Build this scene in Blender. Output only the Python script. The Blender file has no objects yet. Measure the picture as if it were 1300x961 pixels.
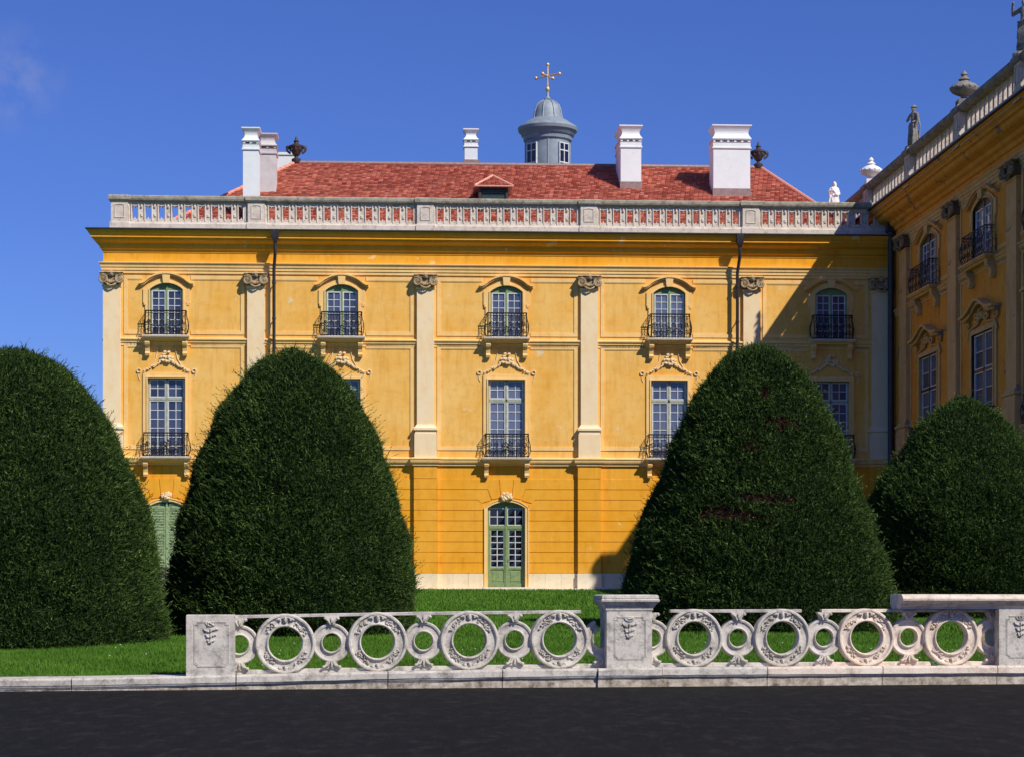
import bpy, math, random
import numpy as np
from mathutils import Vector, Matrix
random.seed(7); rng = np.random.default_rng(7)
R = math.radians; PI = math.pi
sc = bpy.context.scene
COL = sc.collection

# ------------------------------------------------------------------ materials
def newmat(name):
    m = bpy.data.materials.new(name); m.use_nodes = True
    nt = m.node_tree; b = nt.nodes['Principled BSDF']
    return m, nt, b
def N(nt, t, **kw):
    n = nt.nodes.new(t)
    for k, v in kw.items():
        if k in n.inputs.keys(): n.inputs[k].default_value = v
        else: setattr(n, k, v)
    return n
def lk(nt, a, b): nt.links.new(a, b)
def coords(nt, scale=(1,1,1)):
    tc = N(nt, 'ShaderNodeTexCoord'); mp = N(nt, 'ShaderNodeMapping'); mp.inputs['Scale'].default_value = scale
    lk(nt, tc.outputs['Object'], mp.inputs['Vector']); return mp.outputs['Vector']
def noise(nt, vec, scale, detail=6, rough=.6):
    n = N(nt, 'ShaderNodeTexNoise'); n.inputs['Scale'].default_value = scale
    n.inputs['Detail'].default_value = detail; n.inputs['Roughness'].default_value = rough
    lk(nt, vec, n.inputs['Vector']); return n.outputs['Fac']
def ramp(nt, fac, stops):
    r = N(nt, 'ShaderNodeValToRGB'); e = r.color_ramp.elements
    while len(e) < len(stops): e.new(.5)
    for i, (p, c) in enumerate(stops):
        e[i].position = p; e[i].color = (c, c, c, 1) if not hasattr(c, '__len__') else (*c, 1)
    lk(nt, fac, r.inputs['Fac']); return r.outputs['Color']
def mix(nt, fac, a, b, mode='MIX'):
    m = N(nt, 'ShaderNodeMix', data_type='RGBA', blend_type=mode)
    for sock, v in ((m.inputs['Factor'], fac), (m.inputs[6], a), (m.inputs[7], b)):
        if isinstance(v, (int, float)): sock.default_value = v
        elif isinstance(v, tuple): sock.default_value = (*v, 1)
        else: lk(nt, v, sock)
    return m.outputs[2]
def bump(nt, b, h, strength=.3, dist=.02):
    bn = N(nt, 'ShaderNodeBump'); bn.inputs['Strength'].default_value = strength; bn.inputs['Distance'].default_value = dist
    lk(nt, h, bn.inputs['Height']); lk(nt, bn.outputs['Normal'], b.inputs['Normal'])

def plaster(name, col, pale, dark, patch=.7, patchcol=(.55,.47,.36), streak=.5, bands=()):
    m, nt, b = newmat(name)
    v = coords(nt); vs = coords(nt, (2.2, 2.2, .35)); vh = coords(nt, (.35, .35, 1.6))
    c = mix(nt, ramp(nt, noise(nt, v, .55, 8, .62), [(.35, 0.), (.68, 1.)]), col, pale)
    c = mix(nt, ramp(nt, noise(nt, vh, 1.6, 7, .7), [(.45, 0.), (.75, .55)]), c, pale)
    st = ramp(nt, noise(nt, vs, 1.7, 8, .7), [(.5, 0.), (.78, streak)])
    c = mix(nt, st, c, dark)
    c = mix(nt, ramp(nt, noise(nt, v, 2.6, 7, .7), [(.32, .30), (.5, 0.)]), c, dark)
    if bands:                                         # run-off stains hanging from sills and ledges
        sp = N(nt, 'ShaderNodeSeparateXYZ'); lk(nt, coords(nt), sp.inputs[0]); drip = ramp(nt, noise(nt, coords(nt, (3.2, 3.2, .12)), 1.5, 7, .7), [(.50, 0.), (.70, .42)])
        for zt, ln in bands:
            mr = N(nt, 'ShaderNodeMapRange'); mr.inputs['From Min'].default_value = zt-ln; mr.inputs['From Max'].default_value = zt; lk(nt, sp.outputs[2], mr.inputs['Value'])
            bm_ = ramp(nt, mr.outputs[0], [(0, 0.), (.97, 1.), (.999, 1.), (1., 0.)]); mu = N(nt, 'ShaderNodeMath', operation='MULTIPLY'); lk(nt, bm_, mu.inputs[0]); lk(nt, drip, mu.inputs[1])
            c = mix(nt, mu.outputs[0], c, tuple(x*.62 for x in dark))
    p = ramp(nt, noise(nt, v, 1.35, 10, .68), [(patch, 0.), (patch + .012, 1.)])
    c = mix(nt, p, c, patchcol)
    lk(nt, c, b.inputs['Base Color']); b.inputs['Roughness'].default_value = .92
    b.inputs['Specular IOR Level'].default_value = .2
    bump(nt, b, noise(nt, v, 5, 6, .6), .3, .012)
    return m
def stone(name, col, dark, light, bumpd=.012, dk=.5):
    m, nt, b = newmat(name); v = coords(nt)
    c = mix(nt, ramp(nt, noise(nt, v, 2.3, 9, .65), [(.3, 0.), (.7, 1.)]), col, light)
    c = mix(nt, ramp(nt, noise(nt, v, 5.5, 10, .75), [(dk, 0.), (dk + .22, .9)]), c, dark)
    c = mix(nt, ramp(nt, noise(nt, v, 38, 6, .8), [(.5, 0.), (.75, .5)]), c, dark)
    lk(nt, c, b.inputs['Base Color']); b.inputs['Roughness'].default_value = .9
    b.inputs['Specular IOR Level'].default_value = .2
    bump(nt, b, noise(nt, v, 30, 9, .75), .6, bumpd)
    return m
def plain(name, col, rough=.5, metal=0, var=.25, spec=.5, sc_=6):
    m, nt, b = newmat(name); v = coords(nt)
    dk = tuple(x * (1 - var) for x in col); lt = tuple(min(1, x * (1 + var * .5)) for x in col)
    lk(nt, mix(nt, ramp(nt, noise(nt, v, sc_, 8, .7), [(.3, 0.), (.7, 1.)]), dk, lt), b.inputs['Base Color'])
    b.inputs['Roughness'].default_value = rough; b.inputs['Metallic'].default_value = metal
    b.inputs['Specular IOR Level'].default_value = spec
    return m
def attr_mat(name, a, b_, c_, rough=.7, spec=.25, noise_scale=.8, transl=0):
    m, nt, b = newmat(name)
    at = N(nt, 'ShaderNodeAttribute'); at.attribute_name = 'tone'
    col = ramp(nt, at.outputs['Fac'], [(0, a), (.5, b_), (1, c_)])
    v = coords(nt)
    col = mix(nt, ramp(nt, noise(nt, v, noise_scale, 5, .6), [(.35, 0.), (.7, .55)]), col, a)
    lk(nt, col, b.inputs['Base Color']); b.inputs['Roughness'].default_value = rough
    b.inputs['Specular IOR Level'].default_value = spec
    return m

M = {}
M['upper'] = plaster('plaster_yellow_upper', (.84,.425,.068), (.89,.57,.18), (.58,.25,.035), .645, (.78,.60,.36), .6, ((9.62, 1.3), (12.42, .9), (5.9, .7)))
M['lower'] = plaster('plaster_orange_lower', (.82,.36,.016), (.86,.43,.05), (.60,.22,.012), .64, (.84,.56,.24), .5, ((4.92, 1.1), (1.3, .66), (13.2, .35)))
M['trim'] = plaster('plaster_trim', (.87,.54,.175), (.90,.63,.28), (.58,.31,.09), .8, (.7,.6,.45), .4)
M['cream'] = plaster('plaster_cream', (.88,.66,.36), (.88,.73,.50), (.76,.47,.2), .7, (.7,.62,.5), .4)
M['plinth'] = plaster('plinth_stone', (.78,.63,.38), (.84,.74,.55), (.55,.40,.2), .78, (.6,.5,.38), .4)
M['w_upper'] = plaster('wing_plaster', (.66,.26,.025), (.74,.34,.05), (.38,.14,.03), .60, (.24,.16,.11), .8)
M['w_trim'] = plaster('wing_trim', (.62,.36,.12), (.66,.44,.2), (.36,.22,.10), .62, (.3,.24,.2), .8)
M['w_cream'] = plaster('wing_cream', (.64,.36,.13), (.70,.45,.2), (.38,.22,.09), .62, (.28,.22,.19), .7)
M['stone'] = stone('weathered_stone', (.62,.53,.43), (.30,.25,.2), (.74,.67,.57))
M['stone_top'] = stone('weathered_stone_dark', (.33,.30,.22), (.12,.115,.085), (.46,.42,.34), dk=.46)
M['sculpt'] = stone('carved_stone', (.62,.52,.38), (.22,.17,.1), (.72,.63,.48), .01, .55)
M['garland'] = stone('garland_stucco', (.80,.60,.33), (.34,.22,.1), (.87,.70,.46), .01, .56)
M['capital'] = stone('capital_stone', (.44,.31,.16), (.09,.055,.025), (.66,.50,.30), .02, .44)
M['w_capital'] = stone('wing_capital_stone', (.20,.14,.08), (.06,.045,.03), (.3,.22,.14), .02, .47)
M['garden'] = stone('garden_stone', (.51,.47,.40), (.13,.12,.105), (.68,.635,.555), .014, .475)
M['garden_grey'] = stone('garden_stone_grey', (.44,.39,.36), (.13,.115,.11), (.62,.56,.52), .012, .45)
M['parapet'] = stone('parapet_stone', (.52,.45,.37), (.12,.10,.08), (.70,.62,.52), .012, .50)  # darker than the facade stone, deeper shade put into the colour
M['garden_dirty'] = stone('garden_stone_stained', (.50,.42,.32), (.10,.08,.055), (.66,.58,.47), .014, .42)
M['garden_warm'] = stone('garden_stone_warm', (.68,.56,.44), (.26,.19,.14), (.80,.70,.59), .012, .50)
M['white_stone'] = stone('white_stone', (.74,.71,.66), (.42,.38,.33), (.82,.8,.77), .01, .6)
M['grey_stone'] = stone('grey_stone', (.17,.16,.14), (.04,.04,.035), (.33,.31,.27), .012, .48)
M['dark_metal'] = plain('blackened_copper', (.055,.04,.035), .6, .2)
M['iron'] = plain('wrought_iron', (.022,.02,.02), .55, .3, .4)
M['pipe'] = plain('painted_pipe', (.05,.045,.05), .45, .2, .4)
M['gutter'] = plain('gutter_sheet', (.06,.055,.055), .5, .3)
M['white'] = plain('white_paint', (.66,.68,.66), .5, 0, .3)
M['wing_white'] = plain('wing_white_paint', (.66,.64,.66), .5, 0, .3)
M['window_green'] = plain('window_green_paint', (.38,.41,.31), .6, 0, .35, .4, 9)
M['green'] = plain('green_paint', (.22,.31,.13), .6, 0, .35, .4, 9)
M['shutter'] = plain('shutter_paint', (.31,.42,.21), .65, 0, .35, .4, 9)
M['blackframe'] = plain('dark_frame_paint', (.02,.018,.018), .5)
M['chim'] = stone('chimney_white', (.73,.76,.75), (.42,.42,.38), (.81,.84,.83), .006, .60)
M['chim_grey'] = plain('chimney_grey', (.58,.56,.54), .8, 0, .2, .3, 3)
M['lead'] = plain('roof_flashing', (.30,.21,.19), .6, .2, .35)
M['zinc'] = plain('lantern_zinc', (.26,.31,.35), .62, .12, .3, .5, 3)
M['gold'] = plain('gilded_metal', (.90,.60,.22), .4, .35, .2)
M['bark'] = plain('bark', (.10,.06,.04), .9)
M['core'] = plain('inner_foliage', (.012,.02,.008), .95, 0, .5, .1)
M['gtrim'] = plain('dormer_shutter', (.025,.07,.06), .6)
M['concrete'] = stone('base_kerb', (.66,.60,.5), (.36,.31,.24), (.74,.69,.6))
# glass
def glass(name, a, b_, c_=None):
    m, nt, b = newmat(name)
    at = N(nt, 'ShaderNodeAttribute'); at.attribute_name = 'tone'
    col = ramp(nt, at.outputs['Fac'], [(0, a), (1, b_)])
    if c_:                                            # paler blue tone blended in patches, stronger on some windows
        oi = N(nt, 'ShaderNodeObjectInfo'); v = coords(nt, (.8, .8, .5)); nz = noise(nt, v, 1.1, 3, .5)
        ad = N(nt, 'ShaderNodeMath', operation='MULTIPLY'); lk(nt, nz, ad.inputs[0]); lk(nt, oi.outputs['Random'], ad.inputs[1])
        col = mix(nt, ramp(nt, ad.outputs[0], [(.12, 0.), (.42, 1.)]), col, c_)
    lk(nt, col, b.inputs['Base Color'])
    b.inputs['Roughness'].default_value = .06; b.inputs['Specular IOR Level'].default_value = .8
    return m
M['glass'] = glass('window_glass', (.022,.028,.06), (.075,.10,.18), (.13,.155,.24))
M['glass_dark'] = glass('window_glass_dark', (.006,.006,.01), (.02,.02,.03))
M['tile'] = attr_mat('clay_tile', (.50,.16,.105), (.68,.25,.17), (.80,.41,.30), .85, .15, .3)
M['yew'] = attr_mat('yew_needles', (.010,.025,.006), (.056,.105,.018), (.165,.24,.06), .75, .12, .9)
M['yew_dry'] = attr_mat('yew_dry_twigs', (.03,.02,.012), (.10,.05,.03), (.17,.10,.06), .9, .1)
M['grass'] = attr_mat('grass_blade', (.045,.115,.008), (.092,.215,.018), (.16,.31,.045), .7, .15, .5)
M['shrub'] = attr_mat('shrub_leaf', (.03,.05,.015), (.09,.10,.06), (.30,.22,.2), .8, .15, 3)
M['petal'] = plain('daisy_petal', (.8,.8,.75), .6)
# lawn soil
m, nt, b = newmat('lawn_turf'); v = coords(nt)
c = mix(nt, ramp(nt, noise(nt, v, .35, 8, .7), [(.35, 0.), (.65, 1.)]), (.045,.125,.010), (.075,.175,.016))
c = mix(nt, ramp(nt, noise(nt, v, 14, 8, .8), [(.45, 0.), (.65, .8)]), c, (.025,.085,.006))
lk(nt, c, b.inputs['Base Color']); b.inputs['Roughness'].default_value = .95; b.inputs['Specular IOR Level'].default_value = .1
bump(nt, b, noise(nt, v, 25, 8, .8), .9, .05); M['lawn'] = m
m, nt, b = newmat('dark_gravel_asphalt'); v = coords(nt)
c = mix(nt, ramp(nt, noise(nt, v, 45, 8, .85), [(.42, 0.), (.62, 1.)]), (.004,.004,.004), (.026,.025,.023))
c = mix(nt, ramp(nt, noise(nt, v, .8, 6, .7), [(.4, 0.), (.7, .6)]), c, (.008,.008,.008)); c = mix(nt, ramp(nt, noise(nt, coords(nt, (1, .35, 1)), 5, 9, .8), [(.5, 0.), (.72, .7)]), c, (.045,.042,.038)); c = mix(nt, ramp(nt, noise(nt, v, 16, 3, .5), [(.70, 0.), (.73, .8)]), c, (.09,.085,.075))
lk(nt, c, b.inputs['Base Color']); b.inputs['Roughness'].default_value = .95; b.inputs['Specular IOR Level'].default_value = .1
bump(nt, b, noise(nt, v, 120, 6, .8), .8, .01); M['asphalt'] = m

# ------------------------------------------------------------------ mesh builder
class MB:
    def __init__(s): s.v = []; s.f = []; s.tone = None
    def add(s, vs, fs):
        o = len(s.v); s.v += [tuple(p) for p in vs]; s.f += [tuple(i + o for i in f) for f in fs]; return s
    def box(s, x0, x1, y0, y1, z0, z1):
        return s.add([(x0,y0,z0),(x1,y0,z0),(x1,y1,z0),(x0,y1,z0),(x0,y0,z1),(x1,y0,z1),(x1,y1,z1),(x0,y1,z1)],
                     [(0,3,2,1),(4,5,6,7),(0,1,5,4),(1,2,6,5),(2,3,7,6),(3,0,4,7)])
    def bbox(s, x0, x1, y0, y1, z0, z1, b=.01):     # box with chamfered front/top edges
        return s.loft([[(x0,z0),(x1,z0),(x1,z1),(x0,z1)]]*2 + [[(x0+b,z0+b),(x1-b,z0+b),(x1-b,z1-b),(x0+b,z1-b)]], [y1, y0 + b, y0])
    def loft(s, loops, ys):                          # loops of (x,z) at depths ys
        n = len(loops[0]); vs = []; fs = []
        for lp, y in zip(loops, ys): vs += [(p[0], y, p[1]) for p in lp]
        for k in range(len(loops) - 1):
            for i in range(n):
                j = (i + 1) % n; fs.append((k*n+i, k*n+j, (k+1)*n+j, (k+1)*n+i))
        fs.append(tuple(range(n))[::-1]); fs.append(tuple((len(loops)-1)*n + i for i in range(n)))
        return s.add(vs, fs)
    def prism(s, poly, y0, y1): return s.loft([poly, poly], [y1, y0])
    def zloft(s, rects):                             # rects: (z, x0, x1, y0, y1)
        vs = []; fs = []
        for z, x0, x1, y0, y1 in rects: vs += [(x0,y0,z),(x1,y0,z),(x1,y1,z),(x0,y1,z)]
        for k in range(len(rects) - 1):
            for i in range(4):
                j = (i + 1) % 4; fs.append((k*4+i, k*4+j, (k+1)*4+j, (k+1)*4+i))
        fs.append((3,2,1,0)); q = (len(rects)-1)*4; fs.append((q,q+1,q+2,q+3))
        return s.add(vs, fs)
    def tube(s, pts, r, n=6, closed=False):
        pts = [Vector(p) for p in pts]; m = len(pts); rr = r if hasattr(r, '__len__') else [r]*m
        vs = []; fs = []
        for i, p in enumerate(pts):
            a = pts[(i-1) % m] if (closed or i > 0) else p; b = pts[(i+1) % m] if (closed or i < m-1) else p
            t = (b - a)
            if t.length < 1e-9: t = Vector((0,0,1))
            t.normalize(); u = t.cross(Vector((0,1,0)))
            if u.length < .1: u = t.cross(Vector((1,0,0)))
            u.normalize(); w = t.cross(u)
            for k in range(n):
                an = 2*PI*k/n; vs.append(p + (u*math.cos(an) + w*math.sin(an))*rr[i])
        for i in range(m if closed else m-1):
            j = (i+1) % m
            for k in range(n): l = (k+1) % n; fs.append((i*n+k, i*n+l, j*n+l, j*n+k))
        if not closed: fs.append(tuple(range(n))[::-1]); fs.append(tuple((m-1)*n+k for k in range(n)))
        return s.add(vs, fs)
    def lathe(s, prof, c=(0,0,0), n=24, axis='z', sx=1, sy=1):   # prof (r,h)
        vs = []; fs = []
        for r, h in prof:
            for k in range(n):
                a = 2*PI*k/n; x, y = r*math.cos(a)*sx, r*math.sin(a)*sy
                vs.append((c[0]+x, c[1]+y, c[2]+h) if axis == 'z' else (c[0]+x, c[1]-h, c[2]+y))
        m = len(prof)
        for i in range(m-1):
            for k in range(n): l = (k+1) % n; fs.append((i*n+k, i*n+l, (i+1)*n+l, (i+1)*n+k))
        fs.append(tuple(range(n))[::-1]); fs.append(tuple((m-1)*n+k for k in range(n)))
        return s.add(vs, fs)
    def ring(s, prof, c, n=48, a0=0, a1=2*PI):       # closed section (r, out) revolved about the y axis through c
        full = abs(a1 - a0 - 2*PI) < 1e-6; m = len(prof); vs = []; fs = []
        cnt = n if full else n + 1
        for k in range(cnt):
            a = a0 + (a1-a0)*k/n
            for r, o in prof: vs.append((c[0]+r*math.cos(a), c[1]-o, c[2]+r*math.sin(a)))
        for k in range(n):
            l = (k+1) % cnt
            for i in range(m): j = (i+1) % m; fs.append((k*m+i, k*m+j, l*m+j, l*m+i))
        if not full: fs.append(tuple(range(m))); fs.append(tuple(n*m+i for i in range(m))[::-1])
        return s.add(vs, fs)
    def blob(s, c, rx, ry, rz, n=6, m=4, rot=0, jit=.0):
        vs = [(0,0,1)]; fs = []
        for i in range(1, m):
            th = PI*i/m
            for k in range(n):
                a = 2*PI*k/n; j = 1 + random.uniform(-jit, jit); vs.append((math.sin(th)*math.cos(a)*j, math.sin(th)*math.sin(a)*j, math.cos(th)*j))
        vs.append((0,0,-1)); e = len(vs)-1
        for k in range(n): l = (k+1) % n; fs.append((0, 1+k, 1+l)); fs.append((e, 1+(m-2)*n+l, 1+(m-2)*n+k))
        for i in range(m-2):
            for k in range(n): l = (k+1) % n; fs.append((1+i*n+k, 1+(i+1)*n+k, 1+(i+1)*n+l, 1+i*n+l))
        ca, sa = math.cos(rot), math.sin(rot)
        out = []
        for x, y, z in vs:
            x, y, z = x*rx, y*ry, z*rz; out.append((c[0]+x*ca-z*sa, c[1]+y, c[2]+x*sa+z*ca))
        return s.add(out, fs)
    def sweep(s, prof, path, close_prof=True):       # prof (out,z) along plan path; outward = right of travel
        P = [Vector((p[0], p[1])) for p in path]; n = len(P); vs = []; fs = []; m = len(prof)
        for i in range(n):
            d0 = (P[i]-P[i-1]).normalized() if i > 0 else None; d1 = (P[i+1]-P[i]).normalized() if i < n-1 else None
            n0 = Vector((d0.y, -d0.x)) if d0 else None; n1 = Vector((d1.y, -d1.x)) if d1 else None
            if n0 is None: nn = n1
            elif n1 is None: nn = n0
            else: nn = (n0+n1); nn /= max(.2, nn.dot(n0))
            for o, z in prof: vs.append((P[i].x+nn.x*o, P[i].y+nn.y*o, z))
        for i in range(n-1):
            for k in range(m if close_prof else m-1):
                l = (k+1) % m; fs.append((i*m+k, (i+1)*m+k, (i+1)*m+l, i*m+l))
        if close_prof: fs.append(tuple(range(m))); fs.append(tuple((n-1)*m+k for k in range(m))[::-1])
        return s.add(vs, fs)
    def mesh(s, name, mat, smooth=False):
        me = bpy.data.meshes.new(name); me.from_pydata(s.v, [], s.f); me.validate(); me.update()
        import bmesh
        bm = bmesh.new(); bm.from_mesh(me); bmesh.ops.recalc_face_normals(bm, faces=bm.faces); bm.to_mesh(me); bm.free()
        me.materials.append(M[mat] if isinstance(mat, str) else mat)
        if smooth:
            me.polygons.foreach_set('use_smooth', [True]*len(me.polygons))
            try: me.set_sharp_from_angle(angle=R(38))
            except Exception: pass
        return me
    def build(s, name, mat, parent=None, loc=(0,0,0), rz=0, smooth=False):
        o = bpy.data.objects.new(name, s.mesh(name, mat, smooth)); COL.objects.link(o)
        o.location = loc; o.rotation_euler = (0,0,rz)
        if parent: o.parent = parent
        return o
def tag(o, label, cat, group=None):
    o['label'] = label; o['category'] = cat
    if group: o['group'] = group
    return o
def struct(o, kind='structure'): o['kind'] = kind; return o
def empty(name, loc, rz=0):
    o = bpy.data.objects.new(name, None); COL.objects.link(o); o.location = loc; o.rotation_euler = (0,0,rz); o.empty_display_size = .2; return o
def copy_tree(o, parent=None, loc=None, rz=None, label=None):
    c = o.copy(); COL.objects.link(c); c.parent = parent
    if loc is not None: c.location = loc
    if rz is not None: c.rotation_euler = (0,0,rz)
    if label: c['label'] = label
    for ch in o.children: copy_tree(ch, c)
    return c
def raw(name, verts, faces_n, mat, tone, nside=3, smooth=False):     # fast mesh: verts (N*nside,3), one face per nside verts
    me = bpy.data.meshes.new(name); nv = len(verts); nf = nv//nside
    me.vertices.add(nv); me.vertices.foreach_set('co', verts.astype(np.float32).ravel())
    me.loops.add(nv); me.loops.foreach_set('vertex_index', np.arange(nv, dtype=np.int32))
    me.polygons.add(nf); me.polygons.foreach_set('loop_start', np.arange(0, nv, nside, dtype=np.int32))
    at = me.attributes.new('tone', 'FLOAT', 'FACE'); at.data.foreach_set('value', tone.astype(np.float32))
    me.materials.append(M[mat]); me.update(); me.validate(); return me

# ------------------------------------------------------------------ PALACE (local frame: x along facade, -y out of it)
PAL = empty('palace', (0, 81.25, 0), R(3.1))
tag(PAL, 'long yellow baroque palace with red tiled roof, white chimneys and shaded right wing', 'palace')
SL, SC = -16.05, 15.27
BAYS = [-13.6, -6.73, -.22, 6.27, 12.78]
PILS = [-15.72, -10.1, -3.43, 3.07, 9.57, 14.75]

def arch_pts(hw, zs, rise, n=10):                    # segmental arch from right spring to left spring
    if rise <= 0: return [(hw, zs), (-hw, zs)]
    rad = (hw*hw + rise*rise)/(2*rise); cz = zs + rise - rad; a = math.asin(min(1, hw/rad))
    return [(rad*math.sin(a - 2*a*i/n), cz + rad*math.cos(a - 2*a*i/n)) for i in range(n+1)]
def wall(mb, x0, x1, z0, z1, y0, y1, holes):         # holes: (cx, hw, zb, zs, rise)
    xs = sorted({x0, x1} | {h[0]-h[1] for h in holes} | {h[0]+h[1] for h in holes})
    for a, b in zip(xs[:-1], xs[1:]):
        hs = sorted([h for h in holes if h[0]-h[1] <= a+1e-6 and h[0]+h[1] >= b-1e-6], key=lambda h: h[2])
        z = z0
        for h in hs:
            if h[2] > z + 1e-6: mb.box(a, b, y0, y1, z, h[2])
            z = h[3] + h[4]
            if h[4] > 0:
                p = [(h[0]+q[0], q[1]) for q in arch_pts(h[1], h[3], h[4])]
                half = len(p)//2
                for i in range(len(p)-1):
                    (xa, za), (xb, zb) = p[i], p[i+1]
                    if abs(za-z) < 1e-6 and abs(zb-z) < 1e-6: continue
                    mb.prism([(xb, zb), (xa, za), (xa, z), (xb, z)], y0, y1)
        if z1 > z: mb.box(a, b, y0, y1, z, z1)

W2 = (.64, 9.95, 11.78, .25)      # half width, bottom, spring, rise
W1 = (.73, 5.22, 8.31, 0)
DR = (.74, .10, 3.24, .24)

def make_window(kind, mats, up=0.0, rows=None, ncol=2):      # origin at wall face, floor z 0
    hw, zb, zs, rise = kind; zb += up; zs += up
    fr, sash, gl = mats; arch = arch_pts(hw, zs, rise)
    f = MB(); t = .055
    outer = [(-hw, zb), (hw, zb)] + arch
    inner = [(-hw+t, zb+.03), (hw-t, zb+.03)] + arch_pts(hw-t, zs-.02, max(rise-.03, 0))
    n = len(outer); vs = []
    for lp, y in ((outer, .26), (outer, .17), (inner, .17), (inner, .26)): vs += [(p[0], y, p[1]) for p in lp]
    fs = []
    for k in range(4):
        for i in range(n): j = (i+1) % n; q = (k+1) % 4; fs.append((k*n+i, k*n+j, q*n+j, q*n+i))
    f.add(vs, fs)
    f.box(-.035, .035, .15, .25, zb+.03, zs+rise-.06)                  # middle post
    ztop = zs - .03
    if kind is W1: ztop = zs - .06
    ztr = None
    if kind is W1: ztr = zb + 2.28; f.box(-hw+t, hw-t, .15, .24, ztr-.05, ztr+.05)
    if kind is W2: f.prism([(-hw+t, ztop)] + [(hw-t, ztop)] + arch_pts(hw-t, zs-.02, rise-.03), .18, .24)
    win = f.build('window', fr)
    s = MB(); p = MB(); tones = []
    def leaf(xa, xb, za, zc, cols, rws):
        b = .045
        s.box(xa, xa+b, .165, .235, za, zc); s.box(xb-b, xb, .165, .235, za, zc)
        s.box(xa+b, xb-b, .165, .235, za, za+b); s.box(xa+b, xb-b, .165, .235, zc-b, zc)
        x0, x1, z0, z1 = xa+b, xb-b, za+b, zc-b; mt = .028
        for i in range(1, cols): xx = x0+(x1-x0)*i/cols; s.box(xx-mt/2, xx+mt/2, .18, .225, z0, z1)
        for i in range(1, rws):
            zz = z0+(z1-z0)*i/rws; s.box(x0, x1, .183, .222, zz-mt/2, zz+mt/2)
        for i in range(cols):
            for j in range(rws):
                a, b2 = x0+(x1-x0)*i/cols, x0+(x1-x0)*(i+1)/cols; c, d = z0+(z1-z0)*j/rws, z0+(z1-z0)*(j+1)/rws
                e1, e2 = random.uniform(-.006, .006), random.uniform(-.006, .006)
                p.add([(a, .205+e1, c), (b2, .205+e2, c), (b2, .205-e1, d), (a, .205-e2, d)], [(0,1,2,3)]); tones.append(random.random()**1.5)
    cols = ncol
    for sg in (-1, 1):
        xa, xb = (-hw+t, -.035) if sg < 0 else (.035, hw-t)
        if kind is W1:
            leaf(xa, xb, zb+.04, ztr-.05, cols, rows or 6); leaf(xa, xb, ztr+.05, ztop+.03, cols, 2)
        else: leaf(xa, xb, zb+.04, ztop, cols, rows or 6)
    so = s.build('sash', sash, win); po = p.build('pane', gl, win)
    at = po.data.attributes.new('tone', 'FLOAT', 'FACE')
    if len(po.data.polygons) == len(tones): at.data.foreach_set('value', tones)
    return win

def band_loop(outer, inner, y0, y1, mb):             # open-bottom band between two polylines (x,z)
    n = len(outer); vs = [(p[0], y1, p[1]) for p in outer] + [(p[0], y0, p[1]) for p in outer] + [(p[0], y0, p[1]) for p in inner] + [(p[0], y1, p[1]) for p in inner]
    fs = []
    for k in range(4):
        q = (k+1) % 4
        for i in range(n-1): fs.append((k*n+i, k*n+i+1, q*n+i+1, q*n+i))
    fs += [(0, n, 2*n, 3*n), (n-1, 4*n-1, 3*n-1, 2*n-1)]
    mb.add(vs, fs)
def flush(w, d=-.15):
    for o in (w, *w.children): o.data.transform(Matrix.Translation((0, d, 0)))
def surround(kind, mat, parent, up=0):
    hw, zb, zs, rise = kind; zb += up; zs += up; mb = MB()
    def lp(h, d): return [(h, zb)] + arch_pts(h, zs + (d if rise <= 0 else 0), rise + (d if rise > 0 else 0)) + [(-h, zb)]
    band_loop(lp(hw+.19, .19), lp(hw, 0), -.05, .02, mb)
    band_loop(lp(hw+.05, .05), lp(hw, 0), -.085, .02, mb)
    if kind is W2:                                    # hood mould with ears and keystone
        for sg in (-1, 1):
            mb.box(sg*(hw+.19), sg*(hw+.27), -.05, .02, zs-.55, zs+.02) if sg > 0 else mb.box(-hw-.27, -hw-.19, -.05, .02, zs-.55, zs+.02)
            mb.box(sg*(hw+.20)-.04, sg*(hw+.20)+.04, -.07, .02, zs-.62, zs-.5)
        o = arch_pts(hw+.14, zs+.32, rise+.03, 14)
        hood = [(hw+.42, zs+.20), (hw+.30, zs+.21), (hw+.19, zs+.27)] + o[1:-1] + [(-hw-.19, zs+.27), (-hw-.30, zs+.21), (-hw-.42, zs+.20)]
        n = len(hood)
        for th0, th1, yy in ((.0, .06, -.19), (-.06, .0, -.13)):
            band_loop([(x, z+th1) for x, z in hood], [(x, z+th0) for x, z in hood], yy, .0, mb)
        mb.prism([(-.12, zs+rise-.01), (.12, zs+rise-.01), (.16, zs+.64), (-.16, zs+.64)], -.16, 0)
    return mb.build('surround', mat, parent)

def spiral(cx, cz, r0, turns, sg=1, start=0, y=0, n=22, sz=1):
    return [(cx + sg*r0*(1-.86*i/n)*math.cos(start+2*PI*turns*i/n), y, cz + sz*r0*(1-.86*i/n)*math.sin(start+2*PI*turns*i/n)) for i in range(n+1)]

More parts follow.
